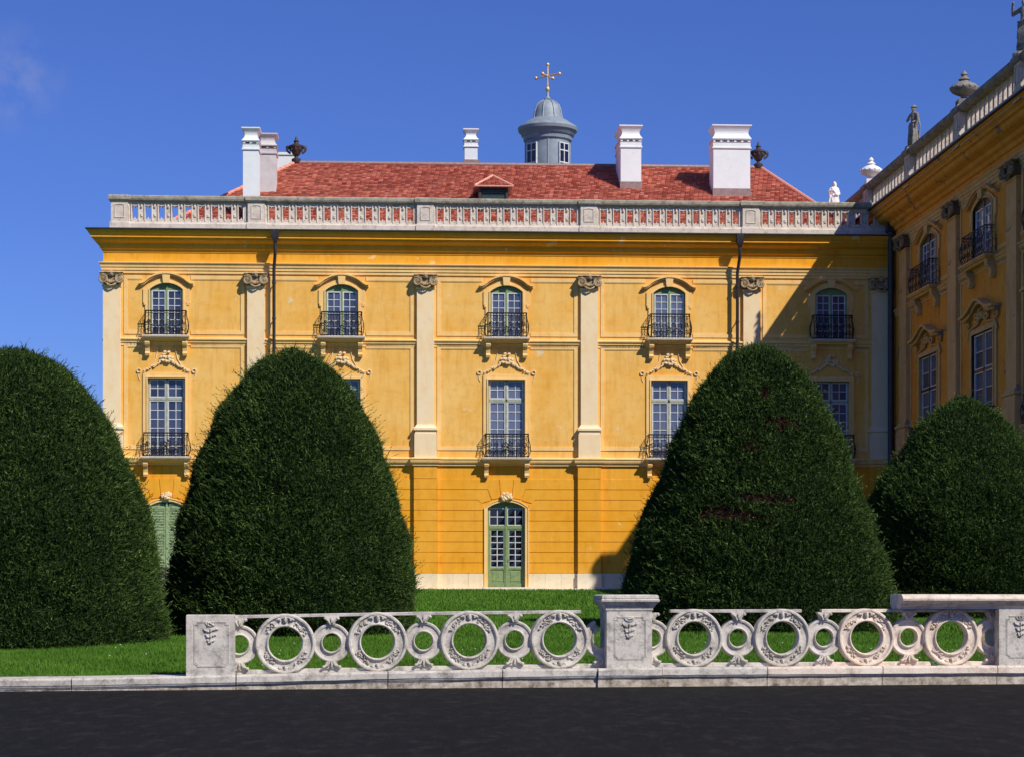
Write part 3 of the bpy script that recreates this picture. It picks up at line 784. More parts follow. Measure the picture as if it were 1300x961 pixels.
# chimneys
def chimney(x0, x1, y0, y1, zb, zt, k=1.0, mat='chim', lead_z=None, posts=3):
    f = .56*k; g = .13*k; bd = .26*k; o = .045
    zf = zt-f; zg = zf-g; zz = zg-bd
    mb = MB()
    mb.zloft([(zb, x0, x1, y0, y1), (zz, x0, x1, y0, y1)])
    mb.zloft([(zz, x0-o, x1+o, y0-o, y1+o), (zz+.05, x0-o, x1+o, y0-o, y1+o), (zz+.07, x0-o*.3, x1+o*.3, y0-o*.3, y1+o*.3), (zg-.04, x0-o*.3, x1+o*.3, y0-o*.3, y1+o*.3), (zg, x0-o, x1+o, y0-o, y1+o)])
    mb.box(x0+.2, x1-.2, y0+.2, y1-.2, zg, zf) if x1-x0 > .6 else None
    n = posts
    for i in range(n+1):
        xx = x0+(x1-x0-.09)*i/n
        for yy in (y0, y1-.1): mb.box(xx, xx+.09, yy, yy+.1, zg, zf)
    for i in range(1, 3):
        yy = y0+(y1-y0-.1)*i/3
        for xx in (x0, x1-.09): mb.box(xx, xx+.09, yy, yy+.1, zg, zf)
    q = []
    for i in range(9):
        t = i/8; e = .06*(abs(2*t-1)**1.6)-.055
        q.append((zf+(f-.05)*t, x0-e*1.0-.0, x1+e, y0-e, y1+e))
    q = [(z, x0-(.13*(abs(2*i/8-1)**1.8)-.07), x1+(.13*(abs(2*i/8-1)**1.8)-.07), y0-(.13*(abs(2*i/8-1)**1.8)-.07), y1+(.13*(abs(2*i/8-1)**1.8)-.07)) for i, (z, *_ ) in enumerate(q)]
    mb.zloft([(zf-.03, x0-o, x1+o, y0-o, y1+o), (zf, x0-o, x1+o, y0-o, y1+o)])
    mb.zloft(q); mb.zloft([(zt-.05, x0-.06, x1+.06, y0-.06, y1+.06), (zt, x0-.06, x1+.06, y0-.06, y1+.06)])
    c = mb.build('chimney', mat, ROOF)
    if lead_z:
        l = MB(); l.zloft([(lead_z-.6, x0-.03, x1+.03, y0-.03, y1+.03), (lead_z+.36, x0-.03, x1+.03, y0-.03, y1+.03)])
        for i in range(1): l.build('chimney_flashing', 'lead', ROOF)
    return c
rz = lambda y: ZE+(ZR-ZE)*(y-YE)/(YR-YE)
chimney(4.87, 5.74, 5.0, 7.0, 15.5, 19.57, 1, 'chim', rz(5.0)-.02, 3)
chimney(8.72, 10.28, 4.4, 5.5, 15.5, 19.5, 1.05, 'chim', rz(4.4)-.02, 5)
chimney(-1.6, -1.03, 9.0, 9.6, 16, 20.22, .85, 'chim', None, 2)
mb = MB(); mb.box(-1.66, -.97, 8.94, 9.66, 16, 18.85); mb.build('chimney_foot', 'lead', ROOF)
chimney(-10.72, -10.1, 1.4, 2.3, 14.3, 18.5, .95, 'chim', None, 2)
chimney(-10.28, -9.58, 4.3, 5.2, 14.3, 18.9, .9, 'chim_grey', None, 2)
mb = MB(); mb.zloft([(15, -9.85, -9.05, 8.5, 9.5), (18.85, -9.85, -9.05, 8.5, 9.5), (18.87, -9.9, -9.0, 8.45, 9.55), (18.98, -9.9, -9.0, 8.45, 9.55)]); mb.build('chimney', 'chim', ROOF)
# dormer
cx = -.62; w = .66; yf = 2.5
mb = MB(); mb.box(cx-w+.06, cx-w+.16, yf, yf+2.2, 15.2, 16.44); mb.box(cx+w-.16, cx+w-.06, yf, yf+2.2, 15.2, 16.44); mb.box(cx-w+.16, cx+w-.16, yf, yf+.1, 16.34, 16.44); mb.box(cx-w+.16, cx+w-.16, yf+.1, yf+.16, 15.2, 16.34)
dm = mb.build('dormer', 'dark_metal', ROOF)
mb = MB()
for i in range(12): mb.box(cx-w+.18, cx+w-.18, yf+.06, yf+.09, 15.45+i*.072, 15.5+i*.072)
mb.build('dormer_shutter', 'gtrim', dm)
tile_plane((cx-w-.1, yf-.12, 16.42), (cx+w+.1, yf-.12, 16.42), (cx+.02, yf+.95, 17.02), (cx-.02, yf+.95, 17.02), 8, 'dormer_tiles', dm, .16)
tile_plane((cx+w+.1, yf-.12, 16.42), (cx+w+.1, yf+2.2, 16.42), (cx, yf+2.9, 17.02), (cx, yf+.95, 17.02), 8, 'dormer_tiles', dm, .16)
tile_plane((cx-w-.1, yf+2.2, 16.42), (cx-w-.1, yf-.12, 16.42), (cx, yf+.95, 17.02), (cx, yf+2.9, 17.02), 8, 'dormer_tiles', dm, .16)
mb = MB()
for p_, q_ in (((cx-w-.12, yf-.14, 16.44), (cx, yf+.93, 17.06)), ((cx+w+.12, yf-.14, 16.44), (cx, yf+.93, 17.06)), ((cx, yf+.93, 17.06), (cx, yf+2.8, 17.06))): caps(p_, q_, .06)
mb.tube([(cx-w-.13, yf-.15, 16.43), (cx+w+.13, yf-.15, 16.43)], .03, 5)
dc = mb.build('dormer_ridge_tiles', 'tile', dm); dc.data.attributes.new('tone', 'FLOAT', 'FACE').data.foreach_set('value', [1.0]*len(dc.data.polygons))  # palest tile tone, so caps and eave line are painted as lit
mb = MB(); mb.add([(cx-w-.1, yf-.11, 16.40),(cx+w+.1, yf-.11, 16.40),(cx+w+.1, yf+2.2, 16.40),(cx-w-.1, yf+2.2, 16.40),(cx, yf+.95, 17.0),(cx, yf+2.9, 17.0)], [(0,1,4),(1,2,5,4),(3,0,4,5),(0,3,2,1),(2,3,5)]); mb.build('dormer_deck', 'lead', dm)
# lantern
LX, LY = 2.28, 12.0
mb = MB(); mb.lathe([(1.02, 14.4), (1.02, 20.3)], (LX, LY, 0), 32)
mb.lathe([(1.0, 20.28), (1.1, 20.34), (1.12, 20.5), (1.2, 20.56), (1.24, 20.68), (1.34, 20.76), (1.37, 20.9), (1.34, 20.96), (1.2, 21.05), (.9, 21.25), (.72, 21.34)], (LX, LY, 0), 40)
lan = at_pal(mb.build('lantern', 'zinc', smooth=True))
mb = MB(); mb.lathe([(.70, 21.33), (.66, 21.45), (.62, 21.7), (.53, 21.95), (.38, 22.1), (.2, 22.2), (.1, 22.24)], (LX, LY, 0), 24)
for k in range(8):
    a = 2*PI*(k+.5)/8; mb.tube([(LX+r*math.cos(a), LY+r*math.sin(a), h) for r, h in ((.71,21.34),(.675,21.45),(.635,21.7),(.545,21.95),(.39,22.11),(.2,22.21))], .03, 5)
mb.lathe([(.1, 22.2), (.16, 22.26), (.1, 22.34), (.06, 22.4), (.05, 22.7)], (LX, LY, 0), 12)
mb.build('dome', 'zinc', lan, smooth=True)
for k in range(8):
    a = 2*PI*k/8 + R(22.5) + R(-90) + R(19); c, s_ = math.cos(a), math.sin(a)
    if k % 2 == 0:
        f = MB(); g = MB(); tn = []
        for x in (-.30, -.01, .28): f.box(x-.02, x+.03, -.06, .02, 17.4, 20.1)
        for z in (17.4, 18.0, 18.6, 19.2, 19.75, 20.08): f.box(-.30, .30, -.065, .02, z, z+.05)
        g.box(-.3, .3, -.03, -.02, 17.4, 20.1)
        fo = f.build('lantern_window', 'white', lan, (LX+1.0*c, LY+1.0*s_, 0), a+PI/2); 
        go = g.build('lantern_glass', 'glass_dark', lan, (LX+1.0*c, LY+1.0*s_, 0), a+PI/2)
    else:
        f = MB(); f.tube([(0, -.0, 14.5), (0, -.0, 20.3)], .03, 5); f.build('standing_seam', 'zinc', lan, (LX+1.02*c, LY+1.02*s_, 0), a+PI/2)
mb = MB(); mb.tube([(LX, LY, 22.6), (LX, LY, 23.82)], .042, 6); mb.blob((LX, LY, 22.72), .11, .11, .12, 10, 6); mb.blob((LX, LY, 23.84), .08, .08, .08, 8, 5)
for dx, dy in ((.5, -.45), (-.5, .45), (-.26, -.42), (.26, .42)):
    mb.tube([(LX, LY, 23.32), (LX+dx, LY+dy, 23.32)], .03, 5); mb.blob((LX+dx, LY+dy, 23.32), .08, .08, .08, 8, 5)
mb.build('cross', 'gold', lan, smooth=True)
# downpipes
def downpipe(x, side=0, up=0, out=.62, label=None):
    mb = MB(); zt = 14.0+up
    mb.zloft([(zt-.45, x-.07, x+.07, -out-.0, -out+.14), (zt-.25, x-.13, x+.13, -out-.08, -out+.2), (zt+.06, x-.15, x+.15, -out-.1, -out+.22)])
    mb.tube([(x, -out+.07, zt-.4), (x, -out+.07, zt-.75), (x+.0, -out+.12, zt-.85), (x-.04, -.36, zt-1.25), (x-.06, -.3, zt-1.45), (x-.06, -.3, .1)], .065, 8)
    for z in (2.2, 4.2, 6.4, 8.6, 10.6, 12.0): mb.tube([(x-.06, -.3, z), (x-.06, -.3, z+.06)], .085, 8); mb.box(x-.075, x-.045, -.3, 0, z+.01, z+.05)
    return at_pal(mb.build('downpipe', 'pipe', smooth=True), 0, 0, side)
downpipe(-9.32); downpipe(9.02); 
mb = MB(); mb.tube([(SC-.18, -.5, 14.9), (SC-.18, -.5, -.1)], .13, 10); mb.box(SC-.36, SC, -.66, -.3, 14.2, 14.9); at_pal(mb.build('downpipe', 'pipe', smooth=True))

# ---- WING (side 1, along x = distance from the corner towards the viewer)
UP = 1.22; UC = 1.12; PZ = .96
WX0, WX1 = -18, 31
WB = [5.75 + 7.12*i for i in range(-3, 4)]; WP = [2.2 + 7.12*i for i in range(-2, 5)]
WBv = [b for b in WB if b > 0]; WPv = [p for p in WP if p > 0]; KX = 1.75
hup = [(x, W2[0]*KX, W2[1]+UP, W2[2]+UP, W2[3]) for x in WBv] + [(x, W1[0]*KX, W1[1], W1[2]+.45, 0) for x in WBv]
mb = MB(); wall(mb, WX0, WX1, 5.0, 14.05+UC, 0, .4, hup); wall(mb, .0, WX1, -.9, 5.0, .025, .4, [(x, DR[0]*KX, DR[1]-.4, DR[2]-.3, DR[3]) for x in WBv])
mb.box(WX1-.4, WX1, .4, 16, -.9, 14.05+UC); mb.box(WX0, WX0+.4, .4, 16, -.9, 14.05+UC)
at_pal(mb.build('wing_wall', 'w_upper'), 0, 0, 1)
mb = MB()
strw = [(p-.46*1.6, p+.46*1.6) for p in WPv]; ew = [.0] + sum([[a, b_] for a, b_ in strw], []) + [WX1]
for j in range(0, len(ew), 2):
    a, b_ = ew[j], ew[j+1]; cxs = [x for x in WBv if a < x < b_]
    segs = [(a, b_)] if not cxs else [(a, cxs[0]-(DR[0]+.15)*KX), (cxs[0]+(DR[0]+.15)*KX, b_)]
    for k in range(10):
        z0, z1 = zc[k]+G, (zc[k+1]-G if k < 9 else 4.97)
        for s0, s1 in (segs if z0 < 3.3 else [(a, b_)]): mb.box(s0, s1, 0, .03, z0, z1)
for a, b_ in strw:
    for k in range(10): mb.box(a, b_, -.17, .03, zc[k]+G, (zc[k+1]-G if k < 9 else 4.97))
    mb.box(a+.015, b_-.015, -.155, .03, .5, 4.97)
at_pal(mb.build('wing_ground_floor_wall', 'w_upper'), 0, 0, 1)
mb = MB(); _e = [0]+sum([[x-(DR[0]+.15)*KX, x+(DR[0]+.15)*KX] for x in WBv], [])+[WX1]
for a, b_ in zip(_e[::2], _e[1::2]): mb.box(a, b_, -.035, .03, -.9, .64)
for a, b_ in strw: mb.box(a-.02, b_+.02, -.2, .03, -.9, .638)
at_pal(mb.build('wing_plinth', 'w_cream'), 0, 0, 1)
mb = MB(); pr1 = [(0, 4.9), (.05, 4.9), (.06, 4.98), (.12, 5.02), (.14, 5.08), (.14, 5.13), (.17, 5.15), (.17, 5.19), (0, 5.24)]
path = [(0, 0)]
for a, b_ in strw: path += [(a, 0), (a, -.17), (b_, -.17), (b_, 0)]
path += [(WX1, 0)]
mb.sweep(pr1, path)
pr2 = [(0, 9.58+UP), (.03, 9.58+UP), (.03, 9.66+UP), (.07, 9.70+UP), (.07, 9.76+UP), (.12, 9.80+UP), (.12, 9.85+UP), (0, 9.9+UP)]
for a, b_ in zip([.0]+[p+.55 for p in WPv], [p-.55 for p in WPv]+[WX1]): mb.sweep(pr2, [(a, 0), (b_, 0)])
for a, b_ in zip([.0]+[p+.70 for p in WPv], [p-.70 for p in WPv]+[WX1]):
    c = [x for x in WBv if a < x < b_]
    if c: panels(mb, a+.04, b_-.04, 10.02+UP, 12.32+UP, .14, -.03, (c[0]-.95*KX, c[0]+.95*KX)); panels(mb, a+.04, b_-.04, 5.52, 9.66+UP, .14, -.03, (c[0]-.95*KX, c[0]+.95*KX))
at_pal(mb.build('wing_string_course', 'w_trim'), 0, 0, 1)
def to_side(objs):
    for o in objs: o.location = (SC, 0, 0); o.rotation_euler = (0,0,-PI/2)
to_side(cornice_set(UC, [(WX0, 0), (WX1, 0)], ('w_trim', 'w_upper', 'gutter'), None, 1.55))
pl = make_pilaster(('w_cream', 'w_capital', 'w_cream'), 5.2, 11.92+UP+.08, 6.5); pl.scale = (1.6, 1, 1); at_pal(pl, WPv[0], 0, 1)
for p in WPv[1:]: at_pal(copy_tree(pl, PAL), p, 0, 1)
ww2 = make_window(W2, ('blackframe', 'wing_white', 'glass'), UP); flush(ww2); surround(W2, 'w_trim', ww2, UP)
W1w = W1; 
hw = W1[0]
ww1 = make_window((W1[0], W1[1], W1[2]+.45, 0), ('blackframe', 'wing_white', 'glass'), 0) if False else None
_old = W1; W1 = (W1[0], W1[1], W1[2]+.45, 0)
ww1 = make_window(W1, ('blackframe', 'wing_white', 'glass'), 0, 4, 1); flush(ww1); surround(W1, 'w_trim', ww1, 0); pediment_ornament(8.95).build('hood', 'w_trim', ww1)
W1 = _old
wb2 = make_balcony(.83, 9.95+UP, False, ('w_cream', 'w_trim'), .95); wb1 = make_balcony(.90, 5.22, True, ('w_cream', 'w_trim'), .92)
dd = copy_tree(dg)
for o in (ww2, ww1, wb2, wb1, dd): o.scale = (KX, 1, 1)
for i, x in enumerate(WBv):
    for o in (ww2, ww1, wb2, wb1): at_pal(o if i == 0 else copy_tree(o, PAL), x, 0, 1)
    at_pal(dd if i == 0 else copy_tree(dd, PAL), x, -.3, 1)
WPALL = [p for p in [5.5 + 6.9*i for i in range(-3, 5)] if WX0 < p < WX1]
rb = roof_balustrade(WPALL, WX0, WX1, PZ, 1, ('parapet', 'grey_stone'), .165, .30)
rb.location = (SC - .90, 0, 0)
# wing roof mass + far side
mb = MB(); mb.box(SC+.3, SC+16, -WX1+.3, -WX0-.3, 13.6+UC, 14.0+UC); at_pal(mb.build('wing_roof_deck', 'lead'))
mb = MB(); mb.box(SC+15.6, SC+16, -WX1, -WX0, -.9, 14.0+UC); mb.box(SL, SC, 14.2, 14.6, -.3, 14.0); at_pal(mb.build('rear_wall', 'upper'))

# ------------------------------------------------------------------ statues and urns
def pal_world(x, y, z): return Matrix.Rotation(R(3.1), 4, 'Z') @ Vector((x, y, 0)) + Vector((0, 81.25, z))
def urn_mb(kind):
    mb = MB()
    if kind == 'flat':                                # squat lidded vase on block
        mb.zloft([(0, -.26, .26, -.26, .26), (.30, -.26, .26, -.26, .26), (.34, -.2, .2, -.2, .2)])
        mb.lathe([(.2, .33), (.12, .4), (.11, .46), (.24, .52), (.42, .62), (.5, .74), (.5, .82), (.42, .93), (.28, 1.02), (.17, 1.08), (.15, 1.12), (.21, 1.15), (.17, 1.2), (.1, 1.26), (.09, 1.32), (.13, 1.36), (.08, 1.45), (.02, 1.52)], (0,0,0), 28)
        for k in range(14):
            a = 2*PI*k/14; mb.blob((.46*math.cos(a), .46*math.sin(a), .80), .07, .07, .07, 8, 5)
    else:                                             # dark handled ridge urn
        mb.lathe([(.16, -.1), (.2, 0), (.2, .08), (.08, .14), (.07, .2), (.16, .28), (.22, .42), (.26, .55), (.3, .6), (.3, .65), (.2, .7), (.1, .75), (.09, .8), (.12, .85), (.06, .92), (.05, .98), (.02, 1.06)], (0,0,0), 20)
        for sg in (-1, 1):
            mb.tube([(sg*(.24+.17*math.sin(t)), 0, .32+.34*t/PI+.0) for t in np.linspace(0, PI, 9)], .045, 6)
            mb.blob((sg*.36, 0, .58), .1, .07, .09, 6, 4, 0, .15)
        for k in range(8): a = 2*PI*k/8; mb.blob((.24*math.cos(a), .24*math.sin(a), .5), .06, .06, .1, 6, 4)
    return mb
XR = SC - .90 + .36
u = urn_mb('flat').build('stone_urn', 'white_stone', None, pal_world(XR, 1.4, 15.46+PZ), smooth=True)
u.scale = (.88, .88, .76); u2_s = (.95, .95, .83)
tag(u, 'white lidded stone urn on the wing parapet, just right of the white statue', 'urn', 'stone urns on the wing parapet')
u2 = urn_mb('flat').build('stone_urn', 'grey_stone', None, pal_world(XR, -12.4, 15.46+PZ), smooth=True)
u2.scale = u2_s
tag(u2, 'dark weathered lidded stone urn on the wing parapet between two grey statues', 'urn', 'stone urns on the wing parapet')
d1 = urn_mb('ridge').build('ridge_urn', 'dark_metal', None, pal_world(RL+.05, YR, ZR+.1), smooth=True)
tag(d1, 'dark metal urn with handles on left end of red roof ridge', 'urn', 'dark urns on the roof ridge')
d2 = d1.copy(); COL.objects.link(d2); d2.location = pal_world(RR-.1, YR, ZR+.1)
tag(d2, 'dark metal urn on right end of red roof ridge beside widest chimney', 'urn', 'dark urns on the roof ridge')

def skin_figure(name, joints, bones, extra, mat, loc, rz, scale=1, vox=.02):
    mb = MB(); rad = lambda r: (r if not hasattr(r, '__len__') else r[1])
    for a, b in bones:                                # tapered limbs, fused into one continuous surface below
        A, B_ = Vector(joints[a][:3]), Vector(joints[b][:3]); ra, rb = rad(joints[a][3]), rad(joints[b][3])
        mb.tube([A.lerp(B_, t) for t in (0, .33, .66, 1)], [ra, ra*.7+rb*.36, ra*.36+rb*.7, rb], 10)
    for x, y, z, r in joints:
        rx, ry = (r, r) if not hasattr(r, '__len__') else r
        mb.blob((x, y, z), rx*1.02, ry*1.02, rad(r)*1.05, 10, 7)
    mb.add(extra.v, extra.f)
    o = mb.build(name, mat, None, loc, rz); o.scale = (scale,)*3
    rm = o.modifiers.new('rm', 'REMESH'); rm.mode = 'VOXEL'; rm.voxel_size = vox
    sm = o.modifiers.new('sm', 'SMOOTH'); sm.factor = .5; sm.iterations = 2
    dg_ = bpy.context.evaluated_depsgraph_get(); dg_.update(); fin = bpy.data.meshes.new_from_object(o.evaluated_get(dg_))
    o.modifiers.clear(); o.data = fin; fin.name = name; fin.materials.clear(); fin.materials.append(M[mat])
    fin.polygons.foreach_set('use_smooth', [True]*len(fin.polygons))
    return o
def statue(name, mat, loc, rz, pose, scale=1):
    # z 0 base of block; figure about 1.75 tall standing on .18 block
    z = .18
    J = [(0,0,z+.93,.13), (.01,0,z+1.12,.115), (.02,0,z+1.32,(.17,.12)), (.02,0,z+1.43,.10), (.02,-.01,z+1.50,.055), (.03,-.02,z+1.60,.088), (.03,-.02,z+1.68,.085),
         (-.09,0,z+.88,.105), (-.13,-.08,z+.50,.08), (-.12,-.02,z+.10,.045), (-.14,-.14,z+.03,.045),
         (.10,0,z+.88,.105), (.13,-.02,z+.50,.08), (.13,.03,z+.10,.048), (.15,-.09,z+.03,.045)]
    B = [(0,1),(1,2),(2,3),(3,4),(4,5),(5,6),(0,7),(7,8),(8,9),(9,10),(0,11),(11,12),(12,13),(13,14)]
    E = MB()
    k = len(J)
    if pose == 'folded':
        J += [(-.19,0,z+1.37,.07), (-.33,-.05,z+1.15,.055), (-.10,-.2,z+1.17,.045), (.0,-.2,z+1.2,.04), (.23,0,z+1.37,.07), (.30,-.02,z+1.1,.055), (.24,-.1,z+.9,.042), (.22,-.12,z+.83,.04)]
    elif pose == 'robed':
        J += [(-.17,0,z+1.36,.075), (-.30,-.06,z+1.12,.065), (-.2,-.22,z+1.2,.055), (-.14,-.26,z+1.27,.05), (.2,0,z+1.36,.075), (.29,-.02,z+1.08,.07), (.15,-.2,z+1.0,.055), (.08,-.24,z+1.02,.05)]
    else:
        J += [(-.19,0,z+1.37,.07), (-.37,-.03,z+1.26,.055), (-.33,-.12,z+1.52,.045), (-.30,-.14,z+1.62,.045), (.23,0,z+1.37,.07), (.33,.0,z+1.12,.055), (.2,-.14,z+1.0,.045), (.12,-.18,z+1.0,.04)]
    B += [(3,k),(k,k+1),(k+1,k+2),(k+2,k+3),(3,k+4),(k+4,k+5),(k+5,k+6),(k+6,k+7)]
    E.zloft([(0, -.28, .28, -.26, .26), (.13, -.28, .28, -.26, .26), (.2, -.24, .24, -.22, .22)])
    # head: brow, nose, chin, hair or helmet
    E.blob((.03,-.03,z+1.62), .088, .10, .12, 12, 8); E.blob((.03,-.135,z+1.615), .018, .03, .035, 6, 4); E.blob((.03,-.10,z+1.545), .04, .035, .03, 6, 4)
    E.blob((.03,.02,z+1.66), .10, .10, .09, 10, 6); E.blob((-.055,-.02,z+1.61), .02, .03, .035, 6, 4); E.blob((.115,-.02,z+1.61), .02, .03, .035, 6, 4)
    E.blob((0,-.115,z+1.645), .02, .015, .01, 6, 4); E.blob((.06,-.115,z+1.645), .02, .015, .01, 6, 4); E.blob((.03,-.125,z+1.575), .025, .015, .01, 6, 4)
    if pose == 'folded': E.lathe([(.12, 0), (.16, .02), (.12, .05), (.08, .11), (.02, .13)], (.03, 0, z+1.68), 14)
    if pose == 'robed':
        E.lathe([(.12, 1.74), (.14, 1.66), (.13, 1.52), (.2, 1.4), (.24, 1.25)], (.03, .06, .14), 14)
    # drapery: wrapped folds
    full = pose == 'robed'
    top = z+(1.3 if full else .98); n = 30; m = 12; vs = []; fs = []
    for i in range(m+1):
        t = i/m; zz = top*(1-t)+(z+.02)*t
        rx = (.19+.10*t) if full else (.165+.07*t); ry = (.15+.08*t) if full else (.14+.05*t)
        for j in range(n):
            a = 2*PI*j/n; f = 1+.10*math.sin(a*7+t*2.5)*t+.06*math.sin(a*11-t*4)
            vs.append((rx*f*math.cos(a)+.03*math.sin(t*3), ry*f*math.sin(a)-.01, zz+(.12*math.cos(a-.6)*(1-t) if not full else 0)+(0 if full or i < m else .22*max(0, math.cos(a+PI*.9)))))
    for i in range(m):
        for j in range(n): l = (j+1) % n; fs.append((i*n+j, i*n+l, (i+1)*n+l, (i+1)*n+j))
    fs.append(tuple(range(n))); fs.append(tuple(m*n+j for j in range(n))[::-1]); E.add(vs, fs)
    E.tube([(-.2,-.02,z+1.0), (-.05,-.17,z+.96), (.12,-.16,z+1.02), (.21,-.02,z+1.1), (.15,.14,z+1.06), (-.08,.15,z+1.0), (-.2,-.02,z+1.0)], .045, 6)
    for q in range(6): x0 = -.15+.055*q; E.tube([(x0, -.13, z+.92), (x0+.05, -.19, z+.6), (x0+.02, -.2, z+.3), (x0-.01, -.18, z+.06)], .028, 5)
    if full:
        E.tube([(-.12,-.1,z+1.42), (0,-.17,z+1.2), (.2,-.14,z+.95), (.27,-.03,z+.6)], .05, 6); E.tube([(-.2,-.1,z+1.0), (-.28,-.1,z+.6), (-.25,-.1,z+.1)], .05, 6)
        E.tube([(-.26,-.2,z+.9), (-.26,-.22,z+1.35)], .03, 5)
    else: E.tube([(.22,.05,z+1.3), (.3,.08,z+.9), (.26,.08,z+.3), (.22,.06,z)], .045, 6)
    return skin_figure(name, J, B, E, mat, loc, rz, scale)
s1 = statue('stone_statue', 'grey_stone', pal_world(XR, -5.5, 15.46+PZ), R(-55), 'folded', .85)
tag(s1, 'slender grey stone statue of a draped man standing between the two lidded urns', 'statue', 'statues on the wing parapet')
s2 = statue('stone_statue', 'white_stone', pal_world(XR, 8.6, 15.46+PZ), R(0), 'robed', .80)
tag(s2, 'white stone statue of a robed figure seen beyond the facade balustrade, left of white urn', 'statue', 'statues on the wing parapet')
s3 = statue('stone_statue', 'grey_stone', pal_world(XR, -19.1, 15.46+PZ), R(-40), 'raised', .95)
tag(s3, 'dark stone statue cut by the right edge at the highest visible parapet pier', 'statue', 'statues on the wing parapet')

# ------------------------------------------------------------------ GROUND
def ground_z(Y): return np.where(Y >= 81, 0, -(81-Y)*.0192)
def sheet(name, xs, ys, zf, mat):
    vs = [(x, y, float(zf(x, y))) for y in ys for x in xs]; n = len(xs); fs = [(j*n+i, j*n+i+1, (j+1)*n+i+1, (j+1)*n+i) for j in range(len(ys)-1) for i in range(n-1)]
    mb = MB(); mb.add(vs, fs); return mb.build(name, mat)
struct(sheet('ground', [-600, -50, 0, 50, 600], [-300, 0, 33, 300, 900], lambda x, y: -1.245 if y < 60 else -1.9, 'asphalt'))
tb = math.tan(R(7.65))
def lawn_edge(x): return 31.3 + x*tb + .5
_te = [(-16, .22), (-7.6, .235), (-4.9, .265), (-1.34, .322), (1.9, .348), (6.4, .350), (16, .345)]
def lawn_np(X, Y):
    X = np.asarray(X, float); Y = np.asarray(Y, float)
    z = -.0192*np.maximum(81-Y, 0) + .03*np.sin(X*.7+Y*.4)*np.sin(Y*.31)*(Y < 80)
    ze = np.interp(X, [t[0] for t in _te], [t[1] for t in _te])-1.30-.035; t = np.clip((Y-(31.3+X*tb+.5))/3.0, 0, 1); t = t*t*(3-2*t)
    return ze*(1-t)+z*t
def lawn_z(x, y): return -.02 if y >= 81 else float(lawn_np(x, y))-.015
mb = MB(); xs = [-160, -80] + list(np.linspace(-40, 40, 81)) + [80, 160]; rows = 90; vs = []; fs = []
for j in range(rows+1):
    for x in xs:
        e = lawn_edge(max(-40, min(40, x))) if abs(x) <= 40 else lawn_edge(math.copysign(40, x))
        y = e + (81.2-e)*j/rows; vs.append((x, y, lawn_z(x, y)))
for x in xs: vs.append((x, 420, -.02))
n = len(xs)
for j in range(rows+1):
    for i in range(n-1): fs.append((j*n+i, j*n+i+1, (j+1)*n+i+1, (j+1)*n+i))
mb.add(vs, fs); struct(mb.build('lawn', 'lawn', smooth=True))
# kerb strip at the foot of the facade
mb = MB()
x = SL-.6; 
while x < SC-.3:
    w = random.uniform(1.1, 1.9); x2 = min(x+w, SC-.2); mb.bbox(x+.006, x2-.006, -.62, .02, -.3, .055+random.uniform(-.008,.008), .015); x = x2
at_pal(mb.build('base_kerb', 'concrete'))

def blades(name, mat, pts, L, W, lean, tone, parent=None, label=None):
    n = len(pts); a = rng.uniform(0, 2*PI, n); l = L*rng.uniform(.5, 1.25, n); w = W*rng.uniform(.7, 1.3, n)
    side = np.stack([np.cos(a), np.sin(a), np.zeros(n)], 1)*w[:, None]/2
    b = rng.uniform(0, 2*PI, n); ln = lean*rng.random(n)
    tip = np.stack([np.cos(b)*ln, np.sin(b)*ln, np.ones(n)], 1)*l[:, None]
    v = np.stack([pts-side, pts+side, pts+tip], 1).reshape(-1, 3)
    return raw(name, v, None, mat, tone, 3)
def scatter(nn, y0, y1, xpad):
    Y = rng.uniform(0, 1, nn)**1.0*(y1-y0)+y0
    X = rng.uniform(-1, 1, nn)*(Y*.262+xpad)
    e = 31.3+X*tb+.62; k = Y > e; X, Y = X[k], Y[k]
    Z = lawn_np(X, Y) - .02
    return np.stack([X, Y, Z], 1)
P1 = scatter(420000, 30, 41, 1.5); P2 = scatter(260000, 40, 56, 2); P3 = scatter(200000, 55, 80.6, 2)
allv = []; allt = []
for P_, L_, W_ in ((P1, .075, .014), (P2, .085, .022), (P3, .09, .036)):
    n = len(P_); cl = .5+.5*np.sin(P_[:,0]*2.1+np.sin(P_[:,1]*1.7)*2)*np.sin(P_[:,1]*1.3+P_[:,0]*.6)
    t = np.clip(.25+.35*cl+rng.normal(0, .2, n), 0, 1)
    me = blades('g', 'grass', P_, L_, W_, .8, t)
    co = np.empty(len(me.vertices)*3, np.float32); me.vertices.foreach_get('co', co); allv.append(co.reshape(-1, 3)); allt.append(t)
me = raw('grass', np.concatenate(allv), None, 'grass', np.concatenate(allt), 3)
o = bpy.data.objects.new('grass', me); COL.objects.link(o); o['kind'] = 'stuff'; o['label'] = 'short green lawn grass'
# daisies in grass
mb = MB()
for k in range(46):
    Y = random.uniform(32.5, 39); X = random.uniform(-9, 8)
    if Y < 31.3+X*tb+.6: continue
    z = float(lawn_np(X, Y))+.052; mb.blob((X, Y, z), .013, .013, .007, 6, 4)
o = mb.build('daisies', 'petal'); o['kind'] = 'stuff'; o['label'] = 'tiny white daisies in the lawn'

